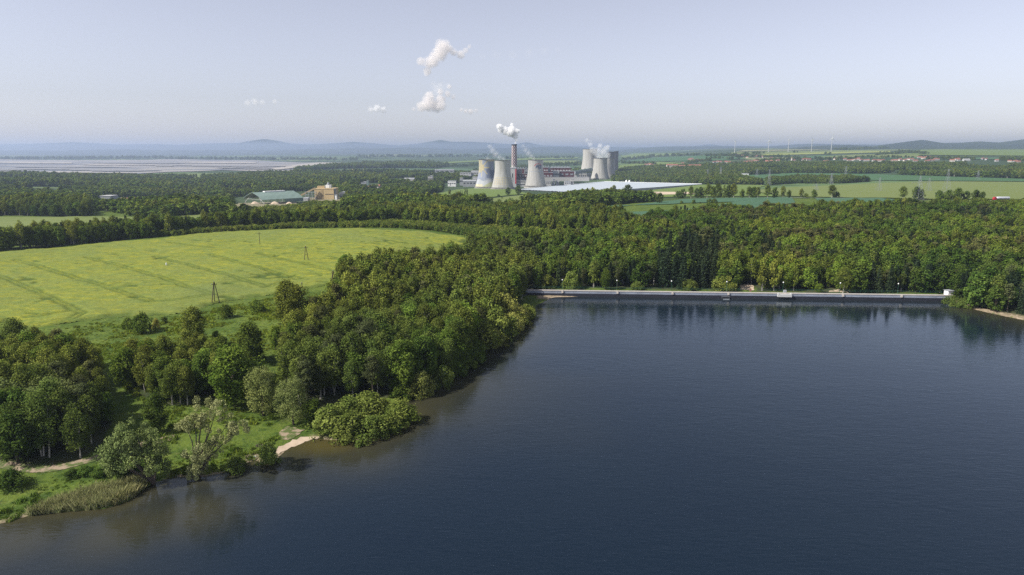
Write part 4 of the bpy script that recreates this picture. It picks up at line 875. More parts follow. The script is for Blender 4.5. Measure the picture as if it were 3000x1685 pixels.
# far woods
FARW = [
 ([(-250, 530), (0, 527), (200, 528), (300, 536), (330, 545), (430, 560), (440, 545), (500, 540), (590, 545), (600, 532), (590, 523), (470, 522), (380, 512), (250, 514), (60, 516), (-250, 518)], 8.5, 1.0),
 ([(-350, 520), (60, 515), (240, 510), (240, 500), (370, 500), (430, 512), (590, 520), (600, 500), (740, 484), (860, 494), (920, 500), (1090, 498), (1110, 486), (1180, 470), (1200, 460), (1100, 460), (1000, 470), (830, 478), (700, 474), (560, 485), (440, 487), (300, 480), (0, 482), (-350, 484)], 11, .8),
 ([(-450, 484), (0, 482), (300, 480), (440, 487), (560, 485), (700, 474), (830, 478), (830, 455), (700, 452), (560, 448), (430, 447), (330, 447), (160, 444), (0, 443), (-450, 443)], 14, .95),
 ([(700, 474), (830, 478), (1000, 470), (1100, 460), (1180, 455), (1200, 440), (1100, 437), (990, 434), (840, 436), (760, 436), (640, 441), (560, 448)], 15, .85),
 ([(740, 432), (860, 425), (990, 423), (1100, 424), (1130, 418), (1060, 415), (900, 415), (830, 421)], 18, .9),
 ([(590, 545), (740, 530), (900, 527), (980, 518), (1100, 512), (1235, 520), (1280, 518), (1350, 514), (1400, 535), (1250, 533), (1100, 529), (900, 538), (800, 546), (870, 531), (720, 532)], 8, .9),
 ([(1350, 514), (1450, 502), (1530, 498), (1640, 500), (1640, 508), (1540, 516), (1460, 530), (1400, 535)], 7.5, 1.0),
 ([(1540, 456), (1700, 462), (1760, 466), (1930, 466), (1870, 450), (1840, 432), (1700, 424), (1560, 430), (1540, 440)], 11, .95),
 ([(1840, 432), (1870, 441), (2000, 435), (2200, 438), (2400, 445), (2600, 451), (3000, 455), (3000, 418), (2600, 420), (2300, 416), (2100, 414), (1980, 424)], 12, .95),
 ([(1930, 466), (2000, 462), (2120, 462), (2190, 457), (2130, 451), (1990, 451), (1930, 456)], 9, .95),
 ([(1560, 430), (1840, 432), (1980, 424), (2100, 414), (1990, 412), (1800, 418), (1600, 425)], 14, .6),
 ([(1190, 456), (1540, 442), (1540, 430), (1190, 436)], 15, .6),
 ([(600, 520), (740, 512), (900, 505), (1060, 507), (1040, 515), (860, 518), (740, 528), (600, 532)], 8, .9),
]
fp = []
for i, (pv, sp, dn) in enumerate(FARW):
    pw = polyv(pv); s = sp / 9.0; fp += pts_of(pw, sp, .60 * max(1, s * .85), 1.2 * max(1, s * .85), 30 + i, dn, (70 + sp * 6, .30) if i in (1, 2, 3, 5, 8, 12) else None)
gn_forest('wood', 'far-off woods across the plain around the power station', 'wood', fp, ['ash', 'oak', 'birch', 'maple'], 2, [4, 4, 1, 1], wide=1.45)
# thin far rows and copses on the plain and the village slope
fp = []; rr = random.Random(9)
for (x0, y0, x1, y1, n, th) in [(1570, 402, 1650, 397, 40, 2), (1630, 395, 1760, 391, 50, 2), (1770, 394, 1880, 392, 60, 2.5), (1870, 389, 1920, 387, 30, 2), (2010, 403, 2160, 400, 90, 4), (1900, 407, 2010, 400, 70, 4), (1730, 410, 1790, 404, 60, 3),
        (2160, 398, 2330, 398, 50, 2), (2200, 391, 2300, 385, 60, 3), (2260, 384, 2330, 388, 70, 3), (2330, 400, 2450, 402, 60, 3), (2520, 402, 2600, 403, 90, 6), (2100, 378, 2240, 374, 70, 1.5), (2000, 386, 2000, 384, 3, 1), (2080, 391, 2085, 388, 6, 1),
        (1560, 410, 1650, 414, 60, 3), (1780, 399, 1860, 402, 30, 2), (1850, 396, 2000, 396, 60, 2.5), (1100, 420, 1200, 417, 70, 3), (900, 412, 1100, 408, 80, 3), (1200, 430, 1330, 420, 120, 5), (1340, 418, 1460, 413, 120, 5), (1270, 400, 1440, 398, 60, 1.5), (0, 401, 420, 398, 260, 2.5), (420, 400, 900, 403, 240, 3), (900, 396, 1250, 394, 160, 3)]:
    for k in range(n):
        t = rr.random(); x, y, z = gv(x0 + (x1 - x0) * t + rr.uniform(-6, 6), y0 + (y1 - y0) * t + rr.uniform(-th, th) * .5); fp.append((x, y, rr.uniform(.5, 1.25) * max(1, y / 3800), -1))
LOW = pts_of(polyv([(575, 528), (765, 522), (880, 510), (880, 524), (765, 536), (580, 540)]), 5, .8, 1.6, 71)
EX_, EXCL = EXCL, []
LOW = pts_of(polyv([(575, 529), (700, 528), (765, 520), (880, 510), (890, 524), (765, 536), (580, 542)]), 4.5, .8, 1.5, 71, .8) + pts_of(polyv([(230, 520), (290, 519), (420, 518), (430, 526), (290, 530), (230, 530)]), 4.5, .8, 1.5, 72, .8) + pts_of(polyv([(1000, 514), (1100, 500), (1240, 502), (1230, 508), (1100, 512)]), 6, .7, 1.6, 73, .6)
gn_forest('scrub', 'low pale scrub around the sheds on the plain', 'scrub', LOW, ['shrub', 'bush'], 1, [1, 2], wide=1.2)
gn_forest('copse', 'scattered copses and hedgerows on the distant farmland', 'copse', fp, ['ash', 'oak'], 2, wide=1.5)

# middle-distance single trees
RW = 'roadside trees between the teal field and the light field'
for i, (rx, top, kd, wd) in enumerate([(690, 660, 'bush', 1.2), (740, 640, 'oak', .9), (825, 615, 'birch', 1.3), (885, 630, 'oak', .8), (935, 620, 'ash', 1), (1000, 590, 'birch', 1.3), (1060, 610, 'ash', .9), (1110, 585, 'oak', .8), (1180, 600, 'poplar', 1.1), (1235, 595, 'ash', 1), (1285, 590, 'birch', 1.4), (1375, 640, 'oak', .8), (1450, 620, 'birch', 1.4), (1500, 615, 'ash', .9), (1545, 625, 'birch', 1.2), (1650, 600, 'birch', 1.3), (1725, 620, 'ash', .9), (1815, 615, 'birch', 1.1), (1880, 650, 'oak', .8), (2010, 640, 'birch', 1.2), (2065, 685, 'bush', 1), (2150, 645, 'oak', .8)]):
    put_v(kd, 1545.6 + .2333 * rx, 498.8, 326.3 + .2333 * top, 'tree number %s from the left in the sparse roadside row beside the teal field' % ['one', 'two', 'three', 'four', 'five', 'six', 'seven', 'eight', 'nine', 'ten', 'eleven', 'twelve', 'thirteen', 'fourteen', 'fifteen', 'sixteen', 'seventeen', 'eighteen', 'nineteen', 'twenty', 'twenty-one', 'twenty-two'][i], RW, lod=1, wide=wd)
for rx, top, bot, kd, wd, lb in [(485, 682, 795, 'oak', 1.0, 'big round oak alone left of the teal field'), (855, 752, 798, 'bush', 1, 'round bush in the middle of the teal field'), (925, 778, 797, 'bush', 1, 'tiniest bush in the teal field'), (1028, 742, 795, 'bush', 1.0, 'left of two round bushes touching in the teal field'), (1082, 738, 795, 'bush', 1.0, 'right of two round bushes touching in the teal field'), (722, 765, 798, 'bush', 1, 'bush in the teal field near its left end'), (2345, 603, 738, 'birch', 1.6, 'open-crowned tree standing alone by the road on the light field'), (2390, 665, 736, 'bush', 1, 'low round tree beside the open-crowned roadside tree')]:
    put_v(kd, 1545.6 + .2333 * rx, 326.3 + .2333 * bot, 326.3 + .2333 * top, lb, lod=1, wide=wd)
for rx, top, bot, kd, wd, lb in [(810, 985, 1085, 'oak', 1.0, 'round tree in front of the second cooling tower'), (940, 958, 1078, 'oak', .85, 'darker tree at the left corner of the white hall'), (2140, 960, 1075, 'birch', 1.3, 'thin tree before the white hall'), (2310, 950, 1085, 'oak', 1.15, 'large dark tree before the white hall'), (2250, 1000, 1085, 'oak', .9, 'smaller tree touching the large dark tree before the white hall'),
        (75, 1012, 1088, 'birch', 1.2, 'pale tree left of the narrow poplars'), (155, 1025, 1080, 'poplar', 1.2, 'lone poplar left of the poplar pair'), (212, 1020, 1088, 'poplar', .8, 'thin poplar left of the dark poplar pair'), (232, 1022, 1088, 'poplar', .8, 'thin poplar touching the thin one on its left'), (268, 1000, 1095, 'poplar', 1.1, 'left one of the dark poplar pair'), (293, 995, 1098, 'poplar', 1.1, 'right one of the dark poplar pair'),
        (690, 1070, 1100, 'bush', 1.6, 'wide low bush before the second cooling tower'), (1075, 1048, 1078, 'bush', 1.1, 'round bush below the road to the white hall'), (1372, 1050, 1072, 'bush', 1.6, 'low wide bush below the road to the white hall'), (516, 1105, 1130, 'bush', 1, 'left bush on the pale meadow before the power station'), (735, 1105, 1130, 'bush', .9, 'small bush on the pale meadow under the second cooling tower'), (980, 1102, 1128, 'bush', .9, 'dark bush in the middle of the pale meadow'), (1090, 1105, 1124, 'bush', .9, 'left one of two tiny bushes on the pale meadow'), (1115, 1110, 1126, 'bush', .8, 'right one of two tiny bushes on the pale meadow'), (1210, 1112, 1140, 'bush', .9, 'bush at the right end of the pale meadow')]:
    put_v(kd, 1116.3 + .2 * rx, 274.8 + .2 * bot, 274.8 + .2 * top, lb, lod=1, wide=wd)
for rx, top, bot, kd, wd, lb in [(1270, 620, 755, 'birch', 1.6, 'loose pale tree left of the broken lattice tower'), (1410, 612, 752, 'oak', 1.0, 'round tree behind the lattice tower by the road'), (1465, 640, 752, 'oak', .9, 'tree right behind the lattice tower by the road'), (1660, 655, 765, 'oak', 1.1, 'left tree of the dark copse by the road'), (1760, 650, 765, 'oak', 1.2, 'second tree of the dark copse by the road'), (1860, 632, 768, 'oak', 1.2, 'tallest tree of the dark copse by the road'), (1950, 660, 768, 'oak', 1.1, 'fourth tree of the dark copse by the road'), (2050, 648, 770, 'oak', 1.1, 'fifth tree of the dark copse by the road'), (2120, 670, 768, 'oak', 1.0, 'right end tree of the dark copse by the road'), (1700, 700, 768, 'bush', 1.6, 'low bush in front of the dark copse'), (1190, 745, 778, 'bush', 1.0, 'dark bush on the road left of the lattice tower')]:
    put_v(kd, 1975 + .2333 * rx, min(326.3 + .2333 * bot, 506), 326.3 + .2333 * top, lb, lod=1, wide=wd)

# ------------------------------------------------------------------ grass and reeds near the shore
def tuft(name, mat, n, h, r, wd, seed):
    g = np.random.default_rng(seed); a = g.random(n) * 6.28; rr = r * np.sqrt(g.random(n)); b = np.stack([np.cos(a) * rr, np.sin(a) * rr, np.zeros(n)], 1)
    hh = h * (.6 + .6 * g.random(n)); ln = g.normal(size=(n, 2)) * .28; s = unit(np.stack([np.sin(a + g.random(n)), np.cos(a + g.random(n)), np.zeros(n)], 1)) * wd
    top = b + np.stack([ln[:, 0] * hh, ln[:, 1] * hh, hh], 1); mid = (b + top) / 2 + np.stack([ln[:, 0] * -.1, ln[:, 1] * -.1, hh * .1], 1)
    V = np.stack([b - s, b + s, mid + s * .9, top, mid - s * .9], 1).reshape(-1, 3)
    return mesh_np(name, V, np.arange(5 * n).reshape(n, 5), mat, {'tint': ('POINT', np.repeat(g.random(n), 5))})
def tri_scatter(name, label, cat, meshes, pts):
    """one object of many tufts (geometry nodes)"""
    global NEARP
    key = name; NEARP[(key, 0)] = []; tk = MB(); tk.bar((0, 0, -.2), (0, 0, .02), .02); tkm = tk.mesh('root', M['bark'])
    for m in meshes: NEARP[(key, 0)].append((m, tkm, 1.0))
    NV[key] = len(meshes); return gn_forest(name, label, cat, pts, [key], 0)
REEDS = polyv([(60, 1299), (170, 1285), (260, 1279), (318, 1260), (352, 1236), (372, 1222), (355, 1205), (300, 1225), (220, 1240), (150, 1262)])
xs, ys = scatter(REEDS, .62, 1.0, 50); rr = random.Random(2)
tri_scatter('reed_bed', 'tan and green reed bed along the near left shore', 'reeds', [tuft('reed%d' % i, M['reed'], 46, 1.9, .5, .05, 60 + i) for i in range(3)], [(x, y, rr.uniform(.7, 1.2), -1) for x, y in zip(xs, ys)])
GR = polyv([(-120, 1330), (0, 1316), (110, 1289), (300, 1262), (385, 1214), (445, 1198), (530, 1195), (610, 1167), (650, 1150), (690, 1135), (700, 1100), (690, 1060), (560, 1040), (430, 1050), (340, 1090), (230, 1180), (100, 1200), (0, 1185), (-120, 1190)])
xs, ys = scatter(GR, 1.0, .9, 51); d = lake_d(xs, ys); nz = vnoise(xs / 6, ys / 6, 77)
bd_ = polyv([(700, 1090), (722, 1074), (762, 1082), (760, 1092), (728, 1108), (706, 1104)])
keep = (d > .2); P_ = [(x, y, (1.0 if dd < 4 else .5) * rr.uniform(.5, 1.2) * (.3 + 1.1 * n_), -1) for x, y, dd, n_ in zip(xs[keep], ys[keep], d[keep], nz[keep])]
ms = [tuft('grass%d' % i, M['grassb'], 60, .75, .75, .07, 70 + i) for i in range(3)]
GMEAD = polyv([(90, 830), (200, 820), (300, 806), (420, 797), (500, 788), (545, 776), (670, 752), (770, 736), (830, 726), (840, 750), (790, 830), (715, 900), (700, 985), (690, 1060), (560, 1050), (430, 1050), (330, 1000), (290, 940), (180, 920), (80, 900)])
xs, ys = scatter(GMEAD, 1.25, .9, 52); nz = vnoise(xs / 9, ys / 9, 78) * .6 + vnoise(xs / 3, ys / 3, 79) * .4; k = nz > .12
P_ += [(x, y, rr.uniform(.45, 1.1) * (.25 + 1.5 * n_ ** 2), -1) for x, y, n_ in zip(xs[k], ys[k], nz[k])]
xs, ys = scatter(GR, 2.6, .8, 53); P_ += [(x, y, rr.uniform(.9, 1.5), -1) for x, y in zip(xs, ys) if float(vnoise(np.array([x / 7]), np.array([y / 7]), 80)[0]) > .5]
xs, ys = scatter(GMEAD, 2.8, .8, 54); P_ += [(x, y, rr.uniform(.7, 1.4), -1) for x, y in zip(xs, ys) if float(vnoise(np.array([x / 12]), np.array([y / 9]), 81)[0]) > .58]
tri_scatter('grass', 'long tussocky grass on the shore meadow', 'grass', ms, P_)

# ------------------------------------------------------------------ dam with its lamps, gate block and hut
def build_dam():
    ax, ay = DAM_L; bx, by = DAM_R; dx, dy = bx - ax, by - ay; L = math.hypot(dx, dy); ux, uy = dx / L, dy / L
    def P(s, n, z): return (ax + ux * s - uy * n, ay + uy * s + ux * n, z)       # n > 0 is away from the lake
    def slab(s0, s1, n0, n1, z0, z1, mb):
        mb.add([P(s0, n0, z0[0]), P(s1, n0, z0[1]), P(s1, n1, z0[1]), P(s0, n1, z0[0]), P(s0, n0, z1[0]), P(s1, n0, z1[1]), P(s1, n1, z1[1]), P(s0, n1, z1[0])],
               [(0, 3, 2, 1), (4, 5, 6, 7), (0, 1, 5, 4), (1, 2, 6, 5), (2, 3, 7, 6), (3, 0, 4, 7)])
    root = empty('dam', (0, 0, 0), 0, 'long straight concrete dam wall closing the lake in front of the forest', 'dam')
    ZT = 2.9
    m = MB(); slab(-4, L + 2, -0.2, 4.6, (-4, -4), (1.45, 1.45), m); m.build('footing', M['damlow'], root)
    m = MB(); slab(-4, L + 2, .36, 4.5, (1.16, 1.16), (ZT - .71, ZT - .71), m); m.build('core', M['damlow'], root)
    m = MB()
    n = 26
    for i in range(n): slab(-4 + (L + 6) * i / n, -4 + (L + 6) * (i + 1) / n - .06, 0.0, .34, (1.4, 1.4), (ZT - .25, ZT - .25), m)
    m.build('wall', M['damwall'], root)
    m = MB(); slab(-4, L + 2, -0.15, .35, (ZT - .25, ZT - .25), (ZT + .2, ZT + .2), m); m.build('coping', M['damcap'], root); m = MB(); slab(-4, L + 2, .36, 4.5, (ZT - .7, ZT - .7), (ZT - .6, ZT - .6), m); m.build('walkway', M['damwall'], root)
    m = MB()
    k = 0; s = -3.0
    while s < L: m.bar(P(s, 4.3, ZT - .1), P(s, 4.3, ZT + 1.05), .05, n=4); s += 2.5
    for z in (.5, 1.05): m.bar(P(-3, 4.3, ZT + z), P(L, 4.3, ZT + z), .04, n=4)
    m.build('railing', M['green_metal'], root)
    for vx in LAMPX:
        a_ = av(vx, 740)
        s = (a_ * ay - ax) / (ux - a_ * uy)
        m = MB(); slab(s - .45, s + .45, -.5, -.21, (1.7, 1.7), (ZT + .14, ZT + .14), m); m.build('pilaster', M['damcap'], root)
    def smap(vx): a_ = av(vx, 740); return (a_ * ay - ax) / (ux - a_ * uy)
    s0, s1 = smap(1955), smap(1990)
    m = MB(); slab(s0, s1, -1.5, -.22, (1.3, 1.3), (ZT - .3, ZT - .3), m); slab(s0, s0 + .6, -1.5, -.22, (ZT - .3, ZT - .3), (ZT + .2, ZT + .2), m); slab(s1 - .6, s1, -1.5, -.22, (ZT - .3, ZT - .3), (ZT + .2, ZT + .2), m)
    m.build('gate_block', M['offwhite'], root)
    s2 = smap(1977); m = MB(); slab(s2 - .6, s2 + .6, 1.0, 2.2, (ZT - .1, ZT - .1), (ZT + 1.2, ZT + 1.2), m); m.build('control_box', M['grey'], root)
    s3 = smap(1893); m = MB(); slab(s3 - .3, s3 + .3, 3.2, 4.0, (ZT - .1, ZT - .1), (ZT + 1.3, ZT + 1.3), m); m.build('post_box', M['tileold'], root)
    # floating boom at the intake
    s4 = smap(1824); t = empty('intake_platform', P(s4, -1.6, 0), math.atan2(uy, ux), 'small dark intake platform on the water at the foot of the dam', 'platform')
    m = MB().box(-1.9, 1.9, -.9, 1.0, 1.05, 1.3); m.build('deck', M['darkgrey'], t)
    m = MB();
    for px in (-1.7, 1.7):
        for py in (-.7, .7): m.bar((px, py, -2), (px, py, 1.05), .12)
    m.build('piles', M['darkgrey'], t)
    m = MB().box(-1.4, 1.4, -1.3, -1.0, 0, .35); m.build('grating', M['steel'], t)
    # lamps
    pole = MB(); pole.bar((0, 0, 0), (0, 0, 4.3), .075, .05, 6); pole.bar((0, 0, 0), (0, 0, .4), .14, .14, 6); pm = pole.mesh('pole', M['green_metal'])
    gl = MB().lathe([(.02, 4.25), (.2, 4.35), (.3, 4.6), (.26, 4.82), (.02, 4.95)], 10); gm = gl.mesh('globe', M['white'], True)
    for i, vx in enumerate(LAMPX):
        t = empty('street_lamp', P(smap(vx), 3.9, ZT - .1), 0, '%s globe lamp on a green pole from the left along the dam crest' % ORD[i], 'lamp', 'lamps along the dam')
        link('pole', pm, t); link('globe', gm, t)
    # white hut
    x, y, z = P(smap(2396), 3.0, 0); z = max(h1(x, y), 1.2)
    t = empty('pump_hut', (x, y, z), math.atan2(uy, ux) + .25, 'small white hut with flat grey roof at the right end of the dam', 'hut')
    MB().box(-1.5, 1.5, -1.3, 1.3, 0, 3.4).build('wall', M['white'], t); MB().box(-1.75, 1.75, -1.55, 1.55, 3.4, 3.6).build('roof', M['grey'], t)
    MB().box(-.2, .8, -1.35, -1.302, .05, 2.1).build('door', M['grey'], t)
build_dam()

# ------------------------------------------------------------------ wooden poles on the crop field
def a_pole(vx, vb, vt, label, legs=3, wide=.17):
    x, y, z = gv(vx, vb); h = zrow(y, vt) - z; t = empty('power_pole', (x, y, z), math.atan2(x, y) * -1, label, 'power pole', 'wooden power poles on the yellow field')
    w_ = h * wide; feet = [(-w_, 0), (w_, 0), (-w_ * .35, w_)][:legs] if legs > 1 else [(0, 0)]
    for fx, fy in feet: MB().bar((fx, fy, -.5), (fx * .06, fy * .06, h * .97), .19, .14, 6).build('leg', M['wood'], t)
    MB().bar((-h * .11, 0, h * .86), (h * .11, 0, h * .86), .10, n=5).build('crossarm', M['wood'], t)
    if legs > 1: MB().bar((-w_ * .55, 0, h * .42), (w_ * .55, 0, h * .42), .08, n=5).build('brace', M['wood'], t)
    m = MB()
    for k in (-.10, 0, .10): m.lathe([(.02, 0), (.12, .05), (.09, .35), (.02, .4)], 6, (h * k, 0, h * (.87 if k else .98)))
    m.build('insulators', M['grey'], t)
a_pole(543, 764, 708, 'nearest wooden power pole with three spread legs at the field edge')
a_pole(771, 657, 618, 'A-shaped wooden power pole in the middle of the yellow field', 2, .14)
a_pole(840, 726, 680, 'wooden power pole against the edge of the birch wood', 3)
a_pole(654, 618, 583, 'single straight wooden pole near the far side of the yellow field', 1)
a_pole(760, 726, 711, 'short wooden pole just behind the isolated birches', 1)
a_pole(558, 586, 565, 'farthest wooden pole, in front of the hedge', 1)

# ------------------------------------------------------------------ power station
def cooling_tower(vx, Y, vb, vt, rb, rt, label, paint=None, group='cooling towers of the power station', gref=None, thr=.80):
    x, y, z = at(vx, Y); z = zrow(Y, vb); h = zrow(Y, vt) - z; pxm = Y / FV * 1.02; rb *= pxm; rt *= pxm
    t = empty('cooling_tower', (x, y, z), 0, label, 'cooling tower', group)
    n, m = 144, 90; zt = np.linspace(0.055, 1, m); rth = rt * .965; b2 = ((thr) ** 2) / ((rb / rth) ** 2 - 1)
    rr = rth * np.sqrt(1 + (zt - thr) ** 2 / b2)
    th = np.arange(n) / n * 2 * np.pi; X = np.outer(rr, np.cos(th)); Yy = np.outer(rr, np.sin(th)); Z = np.outer(zt * h, np.ones(n))
    V = np.stack([X, Yy, Z], -1).reshape(-1, 3); idx = np.arange(n * m).reshape(m, n)
    f = np.stack([idx[:-1], np.roll(idx, -1, 1)[:-1], np.roll(idx, -1, 1)[1:], idx[1:]], -1).reshape(-1, 4)
    Tt, Zt = np.meshgrid(th, zt)
    # angle measured from the camera-facing direction, positive to the right as seen
    face = math.atan2(-y, -x); u = (Tt - face + np.pi) % (2 * np.pi) - np.pi; hx = np.sin(u) * (rr / rb)[:, None]
    base = np.ones((m, n, 3)) * np.array([0.38, 0.37, 0.34])
    g = 0.9 + .12 * vnoise(Tt * 14, Zt * 2, 5)[..., None] + .06 * vnoise(Tt * 40, Zt * 5, 6)[..., None]; base = base * g
    base[-1:] = (.16, .16, .17)
    if paint: paint(base, u, hx, Zt); base[:] = base * .8 + base.mean(-1, keepdims=True) * .2
    me = mesh_np('shell', V, f, M['paint'], {'paint': ('POINT', base.reshape(-1, 3))}, smooth=True); o = link('shell', me, t)
    so = o.modifiers.new('thickness', 'SOLIDIFY'); so.thickness = 0.9; so.offset = -1
    mb = MB().lathe([(rr[-1] + .5, h - .9), (rr[-1] + .9, h - .7), (rr[-1] + .9, h + .1), (rr[-1] - .9, h + .1), (rr[-1] - .95, h - .9)], 96); mb.build('rim', M['darkgrey'], t)
    mb = MB(); r0 = rb * 1.03; nn = 56
    for i in range(nn):
        a0 = 2 * math.pi * i / nn; a1 = a0 + math.pi / nn; a2 = a0 - math.pi / nn
        for aa in (a1, a2): mb.bar((r0 * math.cos(a0), r0 * math.sin(a0), -3), (rr[0] * math.cos(aa), rr[0] * math.sin(aa), h * .06), .55, .45, 4)
    mb.build('column_ring', M['concrete'], t)
    MB().lathe([(rb * 1.06, -4), (rb * 1.06, .5), (rb * .9, .5)], 64).build('basin', M['concrete'], t)
    return t, (x, y, z, h, rb, rt)
def paint_mural(c, u, hx, z):
    def S(cond, col): c[cond] = col
    k = (z > .29 + .03 * np.sin(u * 5)); S(k, (.24, .27, .34)); S(~k, (.38, .40, .42))
    S(z < .13 + .10 * np.sin(u * 2.2 + .2), (.36, .38, .20)); S((z < .15) & (u < -.35), (.52, .47, .30)); S((z < .20) & (u > 1.0), (.34, .37, .18))
    S((z > .36) & (z < .66 + .04 * np.sin(u * 6)) & (u > -.05), (.12, .15, .24)); S((z > .36) & (z < .50 + .1 * (u + 1.2)) & (u < 0), (.26, .29, .38))
    S((z > .66) & (u > .65), (.24, .29, .40)); S((z > .93) & (u > .1), (.50, .42, .25)); S((z > .60) & (u > 1.3), (.40, .40, .38))
    cu, cz = -.62, .72; du = (u - cu); dz = (z - cz) * 3.1; r = np.hypot(du, dz); a = np.arctan2(dz, du)
    S((u < -.62) & (z > .55), (.38, .34, .22)); S(r < .34, (.44, .37, .19))
    ray = (np.abs(((a + np.pi) / (np.pi / 4) + .5) % 1 - .5) * np.pi / 4 * r < .055) & (r < 1.0) & (r > .3); S(ray, (.44, .38, .20))
def paint_grid(c, u, hx, z):
    k = (z > .17) & (z < .41) & (u > -1.1) & (u < 1.35)
    gl = (np.abs((u * 3.6) % 1 - .5) > .42) | (np.abs(((z - .17) / .08) % 1 - .5) > .42)
    c[k & gl] = (.50, .42, .22); c[k & ~gl] *= .93; c[(u > .42) & (z < .62) & (u < .62) & (z > .58)] *= .95
    c[(z > .60) & (z < .85) & (u > -.2) & (u < .1)] *= .93
PGE = {'P': [(0, 0, 0, 7), (0, 7, 4, 7), (4, 7, 4, 3.5), (4, 3.5, 0, 3.5)], 'G': [(4.5, 6.2, 3.6, 7), (3.6, 7, .6, 7), (.6, 7, 0, 6.2), (0, 6.2, 0, .8), (0, .8, .6, 0), (.6, 0, 4.5, 0), (4.5, 0, 4.5, 3.2), (4.5, 3.2, 2.5, 3.2)], 'E': [(0, 0, 0, 7), (0, 7, 4, 7), (0, 3.5, 3.4, 3.5), (0, 0, 4, 0)]}
def paint_logo(c, u, hx, z): 
    k = (u > -.95) & (u < -.86) & (z > .05) & (z < .62); c[k] *= .72
    k = (u > -.85) & (z > .57) & (z < .585) & (u < 1.2); c[k] = (.25, .30, .40)
YT = 1900
tw1, i1 = cooling_tower(1224.5, YT, 473, 401.0, 29, 19.0, 'cooling tower painted with a yellow sun, blue sky and hills', paint_mural)
tw2, i2 = cooling_tower(1264.6, YT - 60, 475, 402.8, 28, 19.3, 'grey cooling tower with a yellow grid of rectangles near its foot', paint_grid)
tw3, i3 = cooling_tower(1347, YT + 30, 470.5, 401.8, 27, 18.6, 'cooling tower with the letters PGE under a red arc', paint_logo)
tw4, i4 = cooling_tower(1481.5, 2950, 443, 375.0, 25, 17.5, 'tallest pale cooling tower standing behind the right-hand pair', None)
tw5, i5 = cooling_tower(1508, 2450, 451.5, 398.0, 23, 17, 'front cooling tower of the steaming right-hand pair', None)
tw6, i6 = cooling_tower(1526.5, 2540, 449, 397.0, 21, 16, 'rear cooling tower of the steaming right-hand pair', None)
def emblem(parent, info):
    """lettering and arc standing a hand's breadth proud of the shell of the third tower"""
    x, y, z, h, rb, rt = info; rth = rt * .965; b2 = (.8 ** 2) / ((rb / rth) ** 2 - 1); face = math.atan2(-y, -x)
    def pt(su, zz, o=.25):
        r = rth * math.sqrt(1 + (zz / h - .8) ** 2 / b2) + o; a = face + su / r; return (r * math.cos(a), r * math.sin(a), zz)
    def stroke(mb, a, b, wd):
        (u0, z0), (u1, z1) = a, b; n = max(2, int(math.hypot(u1 - u0, z1 - z0) / .6)); L = math.hypot(u1 - u0, z1 - z0) + 1e-9; px, pz = -(z1 - z0) / L * wd / 2, (u1 - u0) / L * wd / 2
        for i in range(n):
            p = [(u0 + (u1 - u0) * k / n, z0 + (z1 - z0) * k / n) for k in (i, i + 1)]
            q = [(p[0][0] - px, p[0][1] - pz), (p[1][0] - px, p[1][1] - pz), (p[1][0] + px, p[1][1] + pz), (p[0][0] + px, p[0][1] + pz)]
            mb.add([pt(*v) for v in q] + [pt(v[0], v[1], .1) for v in q], [(0, 1, 2, 3), (4, 7, 6, 5), (0, 4, 5, 1), (1, 5, 6, 2), (2, 6, 7, 3), (3, 7, 4, 0)])
    m = MB(); u = .5; sc_ = 1.08; zb = h * .69
    for ch in 'PGE':
        for (a, b, c_, d_) in PGE[ch]: stroke(m, (u + (a + b * .22) * sc_, zb + b * sc_), (u + (c_ + d_ * .22) * sc_, zb + d_ * sc_), 1.6)
        u += 5.9 * sc_
    m.build('lettering', simple('navy_paint', (.03, .05, .12), None, 1), parent)
    m = MB(); R_ = 11.5; cu, cz = 7.0, zb + 1.0
    for i in range(16):
        a0 = R(155) - i * R(125) / 16; a1 = a0 - R(125) / 16
        stroke(m, (cu + R_ * 1.05 * math.cos(a0), cz + R_ * math.sin(a0)), (cu + R_ * 1.05 * math.cos(a1), cz + R_ * math.sin(a1)), 1.3)
    m.build('arc', M['redstripe'], parent)
emblem(tw3, i3)
